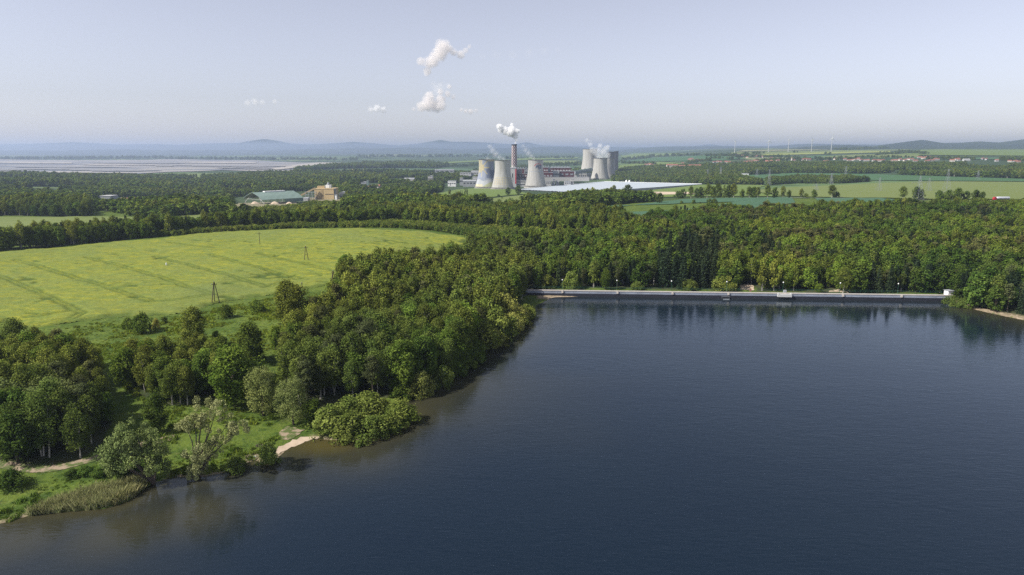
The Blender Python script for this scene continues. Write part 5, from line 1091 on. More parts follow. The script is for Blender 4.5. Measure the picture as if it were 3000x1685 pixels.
def chimney():
    Y = 2060; x, y, z = at(1293.5, Y); zb = zrow(Y, 452); zt = zrow(Y, 363.2); h = zt - zb; pm = Y / FV * 1.02; rb, rt = 7.6 * pm, 6.1 * pm
    t = empty('chimney', (x, y, zb), 0, 'tall concrete chimney with red and white checks and a black top', 'chimney')
    n, m = 96, 160; zz = np.linspace(0, 1, m); rr = rb + (rt - rb) * zz; th = np.arange(n) / n * 2 * np.pi
    V = np.stack([np.outer(rr, np.cos(th)), np.outer(rr, np.sin(th)), np.outer(zz * h, np.ones(n))], -1).reshape(-1, 3); idx = np.arange(n * m).reshape(m, n)
    f = np.stack([idx[:-1], np.roll(idx, -1, 1)[:-1], np.roll(idx, -1, 1)[1:], idx[1:]], -1).reshape(-1, 4)
    fz = (zz[:-1] + zz[1:]) / 2; Z = np.repeat(fz, n); T = np.tile(np.arange(n), m - 1); c = np.ones((len(Z), 3)) * np.array([.42, .40, .37])
    chk = (Z > .40) & (Z < .965); odd = ((T // 7) + np.floor(Z / .040).astype(int)) % 2 == 0
    c[chk & odd] = (.17, .08, .08); c[chk & ~odd] = (.44, .42, .42); c[Z >= .965] = (.05, .05, .06); c[(Z > .30) & (Z < .315)] = (.2, .2, .2)
    a = mesh_np('shaft', V, f, M['paint'], {'paint': ('FACE', c)}); link('shaft', a, t)
    MB().lathe([(rt + .5, h - 3), (rt + .9, h - 2.5), (rt + .9, h + .3), (rt - 1.2, h + .3), (rt - 1.2, h - 6)], 48).build('cap', M['darkgrey'], t)
    MB().lathe([(rb + .1, h * .29), (rb + 1.2, h * .29), (rb + 1.2, h * .295), (rb + .1, h * .295)], 40).build('gallery', M['steel'], t)
    m = MB(); m.bar((-rb * .3, -rb - .4, 0), (-rb * .3, -rt - .5, h * .97), .35, n=4); m.build('ladder', M['darkgrey'], t)
    return x, y, zt
CHX, CHY, CHZ = chimney()
def block(name, x0, x1, vt, vb, Y, dep, mat, label, cat, roof='grey', bands=0, bandmat='glass', cols=0, gable=0.0, group=None, rz=0.0, doors=0, stacks=0, rh=None):
    """a building whose front stands at distance Y and covers picture columns x0..x1 and rows vt..vb"""
    X0, X1 = av(x0, 450) * Y, av(x1, 450) * Y; z0 = zrow(Y, vb); z1 = zrow(Y, vt); h = z1 - z0; w_ = (X1 - X0) / 2
    t = empty(name, ((X0 + X1) / 2, Y + dep / 2, z0), rz, label, cat, group)
    MB().box(-w_, w_, -dep / 2, dep / 2, -6, h).build('wall', M[mat], t)
    if gable: MB().gable(-w_, w_, -dep / 2, dep / 2, h, gable, .5, 'x' if w_ * 2 > dep else 'y').build('roof', M[roof], t)
    else:
        rh = rh or max(.5, h * .04); m = MB().box(-w_ - .4, w_ + .4, -dep / 2 - .4, dep / 2 + .4, h, h + rh); m.build('roof', M[roof], t)
        for k in range(stacks):
            sx_ = -w_ + (k + .7) * 2 * w_ / (stacks + .4); MB().box(sx_ - w_ * .1, sx_ + w_ * .1, -dep * .2, dep * .2, h + rh, h + rh + 2 + h * .10).build('rooflight', M['steel'], t)
    for b in range(bands):
        zc = h * (b + .7) / (bands + .35); bh = h * .16 / bands ** .4
        if cols:
            for c in range(cols):
                cx_ = -w_ + (c + .5) * 2 * w_ / cols; MB().box(cx_ - w_ / cols * .6, cx_ + w_ / cols * .6, -dep / 2 - .18, -dep / 2 - .02, zc - bh, zc + bh * .6).build('window', M[bandmat], t)
        else: MB().box(-w_ * .92, w_ * .92, -dep / 2 - .18, -dep / 2 - .02, zc - bh / 2, zc + bh / 2).build('window_band', M[bandmat], t)
    for d_ in range(doors): MB().box(-w_ * .5 + d_ * w_ * .5, -w_ * .5 + d_ * w_ * .5 + w_ * .25, -dep / 2 - .15, -dep / 2 - .02, 0, min(h * .5, 5)).build('door', M['grey'], t)
    return t, w_, h
def rv(x): return 1116.3 + .2 * x
def ru(y): return 274.8 + .2 * y
PSB = 'power station buildings'
B1, w1, hh1 = block('boiler_house', rv(838), rv(912), ru(748), ru(1000), 1985, 60, 'offwhite', 'tall white block with a red corner stripe below the chimney', 'building', bands=0, group=PSB)
MB().box(w1 - 3.2, w1 + .1, -30.2, -30.02, hh1 * .25, hh1 * .98).build('stripe', M['redstripe'], B1); MB().box(-w1 * .45, -w1 * .1, -30.2, -30.02, hh1 * .55, hh1 * .76).build('duct', M['darkgrey'], B1); MB().box(-w1 * .25, -w1 * .12, -30.4, -30.22, hh1 * .35, hh1 * .6).build('duct', M['grey'], B1)
block('turbine_hall', rv(915), rv(1060), ru(760), ru(890), 2060, 70, 'grey', 'grey boiler hall with roof plant behind the white block', 'building', stacks=4, bands=1, group=PSB)
block('boiler_house', rv(948), rv(1050), ru(815), ru(895), 2030, 24, 'redpanel', 'dark red hall between the white block and the PGE tower', 'building', bands=2, cols=3, bandmat='offwhite', group=PSB)
block('boiler_house', rv(985), rv(1012), ru(752), ru(815), 2040, 16, 'redpanel', 'slim dark red tower on the dark red hall', 'building', group=PSB)
block('filter_house', rv(902), rv(1032), ru(895), ru(968), 1990, 30, 'offwhite', 'low white building with a long window band left of the PGE tower', 'building', bands=2, group=PSB, doors=2)
block('boiler_house', rv(1240), rv(1340), ru(740), ru(860), 2100, 50, 'grey', 'grey block right behind the PGE tower', 'building', stacks=3, bands=1, group=PSB)
block('boiler_house', rv(1250), rv(1370), ru(800), ru(875), 2060, 30, 'redpanel', 'dark red stepped hall right of the PGE tower', 'building', bands=1, cols=3, bandmat='grey', group=PSB)
block('boiler_house', rv(1255), rv(1312), ru(735), ru(800), 2070, 22, 'redpanel', 'dark red upper storey right of the PGE tower', 'building', bands=1, cols=2, bandmat='offwhite', group=PSB)
block('boiler_house', rv(1342), rv(1600), ru(740), ru(800), 2200, 50, 'redpanel', 'long dark red hall with a grey roof and chimneys on its roof', 'building', bands=1, cols=7, bandmat='offwhite', stacks=6, group=PSB)
block('filter_house', rv(1368), rv(1452), ru(778), ru(862), 2110, 26, 'offwhite', 'off-white square block between two dark red halls', 'building', bands=1, group=PSB)
block('boiler_house', rv(1455), rv(1640), ru(782), ru(855), 2130, 30, 'redpanel', 'dark red hall with three light grey gates', 'building', bands=1, cols=3, bandmat='steel', group=PSB)
block('conveyor_gallery', rv(1262), rv(1830), ru(858), ru(880), 2040, 9, 'concrete', 'long low grey gallery running towards the right-hand towers', 'gallery', roof='offwhite', group=PSB)
for i, (a, b, tp) in enumerate([(1285, 1355, 905), (1368, 1400, 880), (1415, 1452, 900), (1520, 1600, 908), (1602, 1640, 882)]):
    block('workshop', rv(a), rv(b), ru(tp), ru(950), 1975 + i * 6, 14, ['offwhite', 'grey', 'offwhite', 'offwhite', 'concrete'][i], ['low white workshop right of the PGE tower', 'narrow grey shed below the long gallery', 'small white house below the long gallery', 'low white workshop near the trees below the gallery', 'concrete shed at the right end of the workshops'][i], 'building', bands=1, cols=3, group='low workshops below the gallery')
t = empty('conveyor_bridge', (0, 0, 0), 0, 'inclined pale green conveyor bridge rising to the tallest cooling tower', 'conveyor')
A_ = (av(rv(1645), 440) * 2350, 2350, zrow(2350, ru(800))); Bp = (av(rv(1865), 430) * 2420, 2420, zrow(2420, ru(762)))
m = MB(); m.bar(A_, Bp, 5.5, n=4); m.build('gallery', M['steel'], t); m = MB(); m.bar((A_[0], A_[1], A_[2] + 5), (Bp[0], Bp[1], Bp[2] + 5), 2.2, n=4); m.build('roof', M['greenroof'], t)
for k in (0.05, .4, .75):
    p = [A_[i] + (Bp[i] - A_[i]) * k for i in range(3)]; m = MB(); m.bar((p[0] - 5, p[1], p[2] - 42), (p[0], p[1], p[2]), .9, n=4); m.bar((p[0] + 5, p[1], p[2] - 42), (p[0], p[1], p[2]), .9, n=4); m.build('trestle', M['offwhite'], t)
block('transfer_station', rv(1640), rv(1700), ru(778), ru(838), 2360, 20, 'offwhite', 'white transfer house at the lower end of the conveyor bridge', 'building', roof='greenroof', bands=1, group=PSB)
block('transfer_station', rv(1690), rv(1850), ru(808), ru(868), 2400, 20, 'concrete', 'concrete halls at the foot of the tallest cooling tower', 'building', bands=1, cols=6, group=PSB)
TB, wt, ht = block('boiler_tower', rv(2082), rv(2148), ru(548), ru(840), 2900, 70, 'darkgrey', 'dark grey boiler tower block behind the right-hand cooling towers', 'building', roof='darkgrey', group=PSB)
block('stair_tower', rv(2150), rv(2188), ru(540), ru(840), 2880, 40, 'darkgrey', 'slimmer grey tower on the right of the dark boiler tower', 'building', roof='darkgrey', group=PSB)
block('workshop', rv(2190), rv(2290), ru(790), ru(812), 2850, 30, 'darkgrey', 'long dark shed right of the boiler towers', 'building', group=PSB)
for a, b, tp, bt, Y, mt, lb, gb in [(345, 440, 785, 822, 2500, 'offwhite', 'white rounded hall left of the painted tower', 3), (205, 345, 800, 815, 2480, 'offwhite', 'long low white shed left of the rounded hall', 0), (362, 432, 855, 918, 2050, 'offwhite', 'white tall house left of the painted tower', 0), (240, 405, 905, 950, 2000, 'grey', 'grey workshop with a pitched roof left of the painted tower', 3.5),
        (50, 150, 905, 955, 2000, 'white', 'square white building at the left end of the power station', 0), (200, 240, 870, 935, 2080, 'grey', 'small grey tower behind the pitched workshop', 0), (-110, 130, 764, 792, 2950, 'grey', 'very long grey hall far behind on the left of the power station', 2), (-200, -140, 845, 905, 2150, 'concrete', 'grey concrete silo house among the trees', 2)]:
    block('workshop', rv(a), rv(b), ru(tp), ru(bt + 6), Y, 26, mt, lb, 'building', bands=1, cols=4, gable=gb, group='halls left of the power station', doors=1)
# the huge pale roof
def hall():
    zf = lambda p: _pl[0] * p[0] + _pl[1] * p[1] + _pl[2]
    P4 = [p[:2] for p in HALL]; z = zf(P4[0])
    t = empty('industrial_hall', (P4[0][0], P4[0][1], z), 0, 'huge low hall with a smooth pale blue-white roof', 'hall')
    O = np.array(P4) - np.array(P4[0]); c = O.mean(0)
    def ring(s, zz): return [((p[0] - c[0]) * s + c[0], (p[1] - c[1]) * s + c[1], zz + _pl[0] * ((p[0] - c[0]) * s + c[0]) + _pl[1] * ((p[1] - c[1]) * s + c[1])) for p in O]
    lo = ring(.995, -9); hi = ring(.995, -.4); m = MB().add(lo + hi, [(0, 1, 5, 4), (1, 2, 6, 5), (2, 3, 7, 6), (3, 0, 4, 7)]); m.build('wall', M['offwhite'], t)
    a = ring(1, -.4); b = ring(1, 0); m = MB().add(a + b, [(0, 1, 5, 4), (1, 2, 6, 5), (2, 3, 7, 6), (3, 0, 4, 7), (4, 5, 6, 7), (3, 2, 1, 0)]); m.build('roof', M['roofwhite'], t)
    m = MB()
    e0, e1, e2 = O[3], O[2], O[0]
    for p, q in ((e0, e1), (e2, e0)): m.bar((p[0], p[1], .5 + _pl[0] * p[0] + _pl[1] * p[1]), (q[0], q[1], .5 + _pl[0] * q[0] + _pl[1] * q[1]), .5, n=4)
    m.build('parapet', M['white'], t)
    for k, f_ in enumerate((.27, .305)):
        q = np.array(P4[3]) * (1 - f_) + np.array(P4[2]) * f_; tt = empty('silo', (q[0], q[1] + 6, zf(q) - 2), 0, ['left', 'right'][k] + ' one of two small white silos behind the pale roof', 'silo', 'two white silos')
        MB().lathe([(2.9, 0), (2.9, 6.5), (1.4, 8), (.02, 8.3)], 20).build('body', M['white'], tt, smooth=True); MB().lathe([(3.0, 6.3), (3.0, 6.6)], 20).build('band', M['grey'], tt)
hall()

# ------------------------------------------------------------------ sheds and works on the plain
def coal_shed():
    Y = 1121; x, y, z = at(672, Y); pm = Y / FV * 1.04; t = empty('storage_shed', (x, y + 30, z), R(48), 'open storage shed with a big pale green folded roof', 'shed')
    L = 37; D = 64; hs, hr = 14.0, 19.0
    pr = [(-D / 2, 8.5), (-D * .30, hs), (-D * .02, hr), (D * .02, hr), (D * .3, hs), (D / 2, 8.5)]
    m = MB(); n = len(pr)
    for dz in (0, .6):
        for sx_ in (-L, L):
            m.v += [(sx_, py, pz + dz) for py, pz in pr]
    for i in range(n - 1): m.f += [(i, i + 1, n + i + 1, n + i), (2 * n + i, 3 * n + i, 3 * n + i + 1, 2 * n + i + 1), (i, 2 * n + i, 2 * n + i + 1, i + 1), (n + i, n + i + 1, 3 * n + i + 1, 3 * n + i)]
    m.f += [(0, n, 3 * n, 2 * n), (n - 1, 3 * n - 1, 4 * n - 1, 2 * n - 1)]
    m.build('roof', M['greenroof'], t)
    MB().box(-L * .45, L * .55, -3, 3, hr + .1, hr + 1.9).build('roof_vent', M['white'], t)
    MB().box(L * .1, L - .5, -D / 2 + .2, -D / 2 + .6, 3.5, 8.4).build('side_cladding', M['greenroof'], t)
    for k in range(6):
        px = -L + 3 + k * (2 * L - 6) / 5
        m = MB()
        for py in (-D / 2 + 1, D / 2 - 1): m.bar((px, py, -3), (px, py, 8.6), .45, n=5); m.bar((px, py, 3), (px, py * .5, 11.5), .3, n=4)
        m.bar((px, -D / 2 + 1, 8.4), (px, D / 2 - 1, 8.4), .25, n=4); m.build('column', M['offwhite'], t)
    for k, (vx, w_, hh) in enumerate([(612, 7, 5), (640, 10, 7), (690, 9, 6), (727, 7, 4.5)]):
        X, Yy, Z = at(vx, Y - 30 + 6 * k); g = np.random.default_rng(k); n = 24; V = []; F = []
        for j, (rr, hz) in enumerate([(1, 0), (.75, .35), (.4, .8), (.05, 1)]):
            for i in range(n): a = 6.283 * i / n; q = 1 + .12 * math.sin(3 * a + k); V.append((w_ * rr * q * math.cos(a), w_ * .7 * rr * q * math.sin(a), hh * hz - .4))
        F = [(j * n + i, j * n + (i + 1) % n, (j + 1) * n + (i + 1) % n, (j + 1) * n + i) for j in range(3) for i in range(n)]; F.append(tuple(range(3 * n, 4 * n)))
        tag(MB().add(V, F).build('sand_heap', M['sand'], None, (X, Yy, Z), True), ['leftmost pale heap in front of the green-roofed shed', 'largest pale heap in front of the green-roofed shed', 'third pale heap from the left by the green-roofed shed', 'rightmost low pale heap by the green-roofed shed'][k], 'heap', 'heaps by the storage shed')
coal_shed()
def l3(x): return 558 + .2667 * x
def u3(y): return 343.5 + .2667 * y
F1, wf, hf = block('factory', l3(865), l3(1050), u3(495), u3(590), 1250, 34, 'beige', 'tall beige clad factory block beside the inclined conveyor', 'factory', roof='beige', group=None, bands=0)
m = MB().box(-wf * .35, -wf * .1, -17.3, -17.02, hf * .05, hf * .9); m.build('pipe_shaft', simple('tan_steel', (.40, .30, .16)), F1); MB().box(wf * .1, wf * .95, -17.2, -17.02, hf * .45, hf * .5).build('window_band', M['glass'], F1)
m = MB().box(0, wf * .5, -5, 5, hf + 1, hf + 6.5); m.build('roof_cabin', M['white'], F1); MB().lathe([(2.2, hf + 6.5), (2.4, hf + 9), (1, hf + 11)], 14, (wf * .22, 0, 0)).build('filter', M['steel'], F1)
for sx_ in (-1, 1): MB().bar((wf * .25 + sx_ * 4, -9, hf + .5), (wf * .25 + sx_ * 4, -9, hf + 7), .6).build('pipe', M['steel'], F1)
MB().box(wf * 1.02, wf * 1.10, -16, -10, 0, hf * 1.05).build('duct', M['steel'], F1)
t = empty('conveyor', (0, 0, 0), 0, 'beige inclined conveyor rising from the ground to the beige factory', 'conveyor')
A_ = (av(l3(690), 500) * 1240, 1240, zrow(1240, u3(583))); Bp = (av(l3(880), 470) * 1246, 1246, zrow(1246, u3(487)))
MB().bar(A_, Bp, 2.0, n=4).build('gallery', M['beige'], t)
for k in (.25, .5, .75):
    p = [A_[i] + (Bp[i] - A_[i]) * k for i in range(3)]; m = MB(); zb = h1(p[0], p[1]); m.bar((p[0] - 2.5, p[1], zb), (p[0], p[1], p[2]), .4, n=4); m.bar((p[0] + 2.5, p[1], zb), (p[0], p[1], p[2]), .4, n=4); m.build('trestle', M['offwhite'], t)
t = empty('steel_frame', (av(l3(835), 490) * 1236, 1236, zrow(1236, u3(596))), 0, 'open white steel frame under the beige conveyor', 'frame')
for ix in range(4):
    m = MB();
    for iy in range(2): m.bar((-9 + 6 * ix, iy * 8, -2), (-9 + 6 * ix, iy * 8, 13), .3, n=4)
    m.build('column', M['offwhite'], t)
for zz in (4, 8.5, 13): m = MB(); m.box(-9.5, 9.5, -.3, 8.3, zz, zz + .35); m.build('platform', M['steel'], t)
block('workshop', l3(895), l3(960), u3(472), u3(500), 1262, 12, 'beige', 'beige head house on top of the factory conveyor', 'building', roof='beige')
block('workshop', l3(705), l3(800), u3(585), u3(600), 1215, 12, 'offwhite', 'low white sheds at the foot of the conveyor', 'building', gable=1.5)
block('workshop', l3(1058), l3(1075), u3(553), u3(572), 1230, 6, 'white', 'tiny white tank house right of the beige factory', 'building')
block('workshop', l3(1100), l3(1160), u3(530), u3(560), 1290, 14, 'grey', 'grey shed with white gable right of the beige factory', 'building', gable=2.0, bands=1)
block('warehouse', 245, 273, u3(562), u3(628), 1250, 24, 'grey', 'grey box-shaped tower building alone in the left woods', 'building', roof='offwhite', bands=1)
block('workshop', 262, 282, 511, 516, 1180, 10, 'white', 'low white shed before the grey box building', 'building')
block('workshop', 296, 330, u3(585), u3(592), 1290, 14, 'offwhite', 'long pale shed right of the grey box building', 'building', gable=1.6, roof='tileold')
block('workshop', l3(40) - 3, l3(130) - 3, u3(668), u3(688), 1060, 12, 'offwhite', 'low pale shed left of the pale heaps', 'building')
block('warehouse', l3(1135), l3(1225), u3(447), u3(458), 1850, 16, 'offwhite', 'long pale warehouse in the middle of the woods', 'building', bands=1, cols=6)
block('silo_tower', l3(1365), l3(1382), u3(415), u3(455), 1800, 8, 'greenroof', 'narrow pale green tower among the trees', 'tower')
block('warehouse', l3(1310), l3(1362), u3(432), u3(446), 1810, 16, 'grey', 'grey shed left of the narrow pale green tower', 'building', gable=1.5)
block('factory', l3(1720), l3(1812), u3(400), u3(445), 2150, 24, 'concrete', 'concrete works with an inclined gallery far left of the power station', 'factory', bands=1, cols=4, gable=3)
block('workshop', l3(1595), l3(1645), u3(428), u3(450), 2050, 14, 'offwhite', 'pale shed with a dark roof left of the concrete works', 'building', roof='darkgrey', gable=2)
block('workshop', l3(1535), l3(1590), u3(440), u3(452), 2040, 14, 'grey', 'low grey shed left of the pale shed with a dark roof', 'building')
block('workshop', l3(1395), l3(1460), u3(520), u3(533), 1450, 12, 'offwhite', 'low white shed among trees on the plain', 'building', gable=1.5)
for x0, x1, tp, bt, Y, lb in [(1300, 1312, 471, 486, 2200, 'small white shed in the woods right of the pale hall'), (1375, 1445, 474, 492, 2200, 'longer white shed in the woods right of the pale hall')]:
    block('warehouse', 1545.6 + .2333 * x0, 1545.6 + .2333 * x1, 326.3 + .2333 * tp, 326.3 + .2333 * bt, Y, 16, 'white', lb, 'building', roof='offwhite')

# ------------------------------------------------------------------ houses
def house_meshes(i, wallm, roofm):
    r = random.Random(i); w_, d_, h = r.uniform(5, 8), r.uniform(4, 5), r.uniform(3.5, 5.5)
    W = MB().box(-w_, w_, -d_, d_, -3, h).mesh('wall', M[wallm]); Rf = MB().gable(-w_, w_, -d_, d_, h, r.uniform(3, 4.5), .6).mesh('roof', M[roofm])
    mb = MB()
    for k in range(3): mb.box(-w_ + w_ * (.35 + .6 * k), -w_ + w_ * (.35 + .6 * k) + 1.3, -d_ - .12, -d_ - .01, 1.3, 2.9)
    Wi = mb.mesh('windows', M['glass']); Ch = MB().box(w_ * .3, w_ * .3 + .9, -.4, .5, h + 2, h + 6).mesh('chimney', M['tileold']); return W, Rf, Wi, Ch
HM = [house_meshes(i, ['plaster', 'offwhite', 'concrete'][i % 3], ['tile', 'tile', 'tileold'][(i // 2) % 3]) for i in range(8)]
def house(x, y, label, group, s=1.0, rz=None, sx=1.0):
    t = empty('house', (x, y, h1(x, y)), random.uniform(-.7, .7) if rz is None else rz, label, 'house', group, s=(s * sx, s, s * 1.15)); a = HM[random.randrange(8)]
    link('wall', a[0], t); r_ = link('roof', a[1], t); link('window', a[2], t); link('chimney', a[3], r_)
rr = random.Random(21)
V4 = lambda x, y: (1545.6 + .2333 * x, 326.3 + .2333 * y)
V5 = lambda x, y: (1975 + .2333 * x, 326.3 + .2333 * y)
def houses(pts, lab, group, s=1.0, Y=None):
    for i, p in enumerate(pts):
        x, y, z = gv(*p); house(x, y, lab, group, s * rr.uniform(.85, 1.2), sx=rr.choice([1, 1, 1.5]))
houses([V4(*p) for p in [(1075, 358), (1110, 356), (1140, 357), (1200, 360), (1228, 362), (1250, 368), (1285, 372), (1320, 370), (1405, 360), (1425, 366), (1450, 358), (1480, 350), (1510, 347), (1540, 348), (1470, 372), (1520, 380), (1550, 385), (1575, 372), (1600, 365), (1640, 352), (1660, 358), (1690, 350), (1705, 365), (1730, 370), (1760, 345), (1785, 334), (1520, 298), (1545, 296), (1590, 303), (1430, 305), (1380, 290), (1345, 284), (1310, 274), (1280, 270), (1690, 312)]], 'small house with a red roof in the village below the wind turbines', 'houses of the village below the wind turbines')
houses([V4(*p) for p in [(808, 338), (835, 342), (862, 338), (890, 335), (925, 345), (940, 340), (830, 325)]], 'small red roofed house in the hamlet on the hill left of the village', 'houses of the small hamlet')
houses([V4(*p) for p in [(345, 388), (380, 386), (410, 387), (745, 436), (790, 432), (895, 428), (1210, 412), (1270, 410), (1310, 412), (735, 372), (1120, 402)]], 'small pale house scattered along the road behind the woods', 'scattered houses behind the woods')
houses([V5(*p) for p in [(195, 333), (225, 332), (250, 333), (420, 350), (455, 348), (540, 325), (600, 322), (645, 330), (690, 340), (720, 336), (755, 330), (790, 328), (820, 335), (860, 340), (890, 338), (960, 345), (1000, 345), (1030, 343), (1060, 342), (1160, 345), (1190, 342), (1240, 335), (1290, 340), (1330, 325), (1360, 328), (1405, 345), (1440, 312), (1465, 310), (1490, 318), (1520, 305), (1540, 308), (1530, 350), (1560, 342), (1590, 340), (1620, 332), (1650, 330), (1800, 345), (1855, 332), (1870, 336), (2130, 325), (2170, 328), (2280, 345), (2420, 350), (2480, 352), (2510, 360)]], 'small house with a red roof in the long row village on the right', 'houses of the long village on the right')
houses([(l3(a), u3(b)) for a, b in [(745, 488), (770, 486), (790, 494), (820, 490), (560, 497), (590, 495), (1385, 478), (1405, 490), (1430, 484), (1465, 487), (1480, 488), (1300, 470), (1320, 468), (1910, 442), (1840, 450), (1365, 468)]], 'red roofed house among the trees of the plain', 'houses among the trees of the plain', .75)
for (a, b, n, y0) in [(560, 680, 4, 395), (690, 800, 3, 405), (800, 910, 4, 400), (910, 1025, 4, 398), (1045, 1120, 2, 398)]:
    x0, _ = V4(a, 0); x1, _ = V4(b, 0); vy = 326.3 + .2333 * y0
    block('row_house', x0, x1, vy - 2.6, vy + 2.2, 2960, 14, 'plaster', ['long red roofed farm block at the left end of the row', 'second long building of the row, paler than its neighbours', 'third long red roofed building of the row', 'fourth and widest red roofed building of the row', 'short pale building at the right end of the row'][[560, 690, 800, 910, 1045].index(a)], 'building', roof='tile', gable=5, bands=1, cols=8, group='row of long red roofed buildings')
block('barn', *(V5(1905, 0)[0], V5(1972, 0)[0]), V5(0, 322)[1], V5(0, 340)[1], 2900, 14, 'offwhite', 'long white barn at the right part of the long village', 'barn', gable=3, roof='offwhite')
def church():
    x, y, z = gv(*V4(1912, 350)); t = empty('church', (x, y, z), .3, 'white church with a slender tower in the middle of the villages', 'church')
    MB().box(-3, 3, -3, 3, -3, 17).build('tower', M['plaster'], t); MB().lathe([(3.6, 17), (2.2, 20), (1.2, 22), (.05, 29)], 8).build('spire', M['tileold'], t)
    MB().box(3.02, 18, -4.5, 4.5, -3, 8).build('nave', M['white'], t); MB().gable(3.02, 18, -4.5, 4.5, 8, 5).build('roof', M['tile'], t)
church()

# ------------------------------------------------------------------ wind turbines
def turbine(vx, vb, vt, spin, yaw, label):
    Y = 5400; x, y, z = at(vx, Y); z = zrow(Y, vb); h = zrow(Y, vt) - z; t = empty('wind_turbine', (x, y, z), yaw, label, 'wind turbine', 'wind turbines on the ridge')
    MB().lathe([(2.9, -10), (2.7, 0), (1.7, h)], 16).build('tower', M['offwhite'], t, smooth=True); MB().box(-2.2, 2.2, -3, 7, h, h + 4).build('nacelle', M['offwhite'], t)
    MB().lathe([(.1, 0), (2, .8), (2.3, 2.2), (2.3, 3)], 12).build('hub', M['white'], t, (0, -3, h + 2)).rotation_euler = (R(90), 0, 0)
    for k in range(3):
        a = spin + k * 2.0944; bl = h * .44; m = MB(); u = Vector((math.sin(a), 0, math.cos(a))); s = Vector((math.cos(a), 0, -math.sin(a))); vs = []; pr = [(0, 2.2, 1.5), (.15, 4.8, 1.0), (.5, 3.6, .6), (.95, 1.8, .3), (1, .6, .2)]
        for f, cw, th in pr:
            p = u * (bl * f) + Vector((0, -4.5, h + 2)); vs += [p - s * cw * .35, p + Vector((0, -th, 0)), p + s * cw * .65, p + Vector((0, th, 0))]
        fs = [(i * 4 + j, i * 4 + (j + 1) % 4, (i + 1) * 4 + (j + 1) % 4, (i + 1) * 4 + j) for i in range(4) for j in range(4)] + [(3, 2, 1, 0), (16, 17, 18, 19)]
        m.add(vs, fs).build('blade', M['white'], t)
for (x_, b_, t_), sp, yw, lb in zip([(1265, 252, 133), (1622, 252, 125), (1833, 237, 112), (2080, 247, 115), (2290, 227, 97)], [.9, .0, 1.0, 1.2, .1], [1.0, .5, 1.1, .8, .3], ['leftmost wind turbine, by the tree line', 'second wind turbine from the left', 'third wind turbine from the left', 'fourth wind turbine from the left', 'rightmost wind turbine with one blade pointing straight up']):
    turbine(1545.6 + .2333 * x_, 326.3 + .2333 * b_, 326.3 + .2333 * t_, sp, yw, lb)

# ------------------------------------------------------------------ lattice pylons
def pylon_mesh(h, wb, arms, r=.16):
    m = MB(); lv = [0, .12, .24, .36, .48, .6, .72, .84, 1.0]; wd = lambda f: wb * (1 - f) ** 1.1 + .8
    for sx_ in (-1, 1):
        for sy_ in (-1, 1):
            for a, b in zip(lv[:-1], lv[1:]): m.bar((sx_ * wd(a) / 2, sy_ * wd(a) / 2, a * h), (sx_ * wd(b) / 2, sy_ * wd(b) / 2, b * h), r, n=4)
    for a, b in zip(lv[:-1], lv[1:]):
        for s in (-1, 1):
            m.bar((-wd(a) / 2, s * wd(a) / 2, a * h), (wd(b) / 2, s * wd(b) / 2, b * h), r * .6, n=3); m.bar((wd(a) / 2, s * wd(a) / 2, a * h), (-wd(b) / 2, s * wd(b) / 2, b * h), r * .6, n=3)
            m.bar((s * wd(a) / 2, -wd(a) / 2, a * h), (s * wd(b) / 2, wd(b) / 2, b * h), r * .6, n=3)
    am = MB()
    for f, L in arms:
        for s in (-1, 1):
            am.bar((0, 0, f * h), (s * L, 0, f * h), r, n=4); am.bar((0, 0, f * h + 1.6), (s * L, 0, f * h + .1), r * .7, n=4); am.bar((s * L, 0, f * h), (s * L, 0, f * h - 1.8), r * .9, n=4)
    return m.mesh('lattice', M['steel']), am.mesh('crossarm', M['steel'])
PY = {}
def pylon(vx, vb, vt, label, Y=None, arms=((.70, 8), (.93, 6)), wb=6.5, rz=0.2):
    if Y is None: x, y, z = gv(vx, vb)
    else: x, y, z = at(vx, Y); z = h1(x, y)
    h = zrow(y, vt) - z; k = (round(h), arms, round(y / 400))
    if k not in PY: PY[k] = pylon_mesh(h, wb, arms, max(.11, y * .00010))
    t = empty('lattice_pylon', (x, y, z), rz, label, 'pylon', 'lattice pylons of the power lines'); link('lattice', PY[k][0], t); link('crossarm', PY[k][1], t)
pylon(*V5(1735, 690), V5(0, 425)[1], 'biggest lattice pylon rising behind the dark roadside copse', wb=9, arms=((.55, 12), (.96, 8)))
pylon(*V5(1435, 755), V5(0, 500)[1], 'lattice pylon with wide legs beside the road and the round tree', wb=8, arms=((.72, 11), (.92, 7)))
pylon(*V4(1143, 522), V4(0, 400)[1], 'pale lattice pylon in the woods right of the pale hall', arms=((.7, 7), (.95, 4)))
pylon(*V4(1665, 600), V4(0, 425)[1], 'lattice pylon at the edge of the woods before the light field')
pylon(*V4(1003, 520), V4(0, 430)[1], 'faint lattice pylon left of the pale one in the woods')
pylon(*V4(1535, 500), V4(0, 425)[1], 'faint lattice pylon near the white sheds')
pylon(*V4(2335, 590), V4(0, 470)[1], 'lattice pylon behind the open-crowned roadside tree')
pylon(*V4(2175, 660), V4(0, 585)[1], 'short lattice pylon behind the low tree on the light field')
pylon(*V5(1010, 665), V5(0, 515)[1], 'faint lattice pylon in the middle of the light field')
pylon(*V5(1545, 665), V5(0, 520)[1], 'faint lattice pylon between the two big ones')
pylon(*V5(495, 590), V5(0, 470)[1], 'lattice pylon beyond the scrub on the light field')
pylon(*V5(650, 500), V5(0, 390)[1], 'lattice pylon before the belt of woods on the right')
pylon(*V5(2075, 548), V5(0, 440)[1], 'faint lattice pylon at the far right woods')

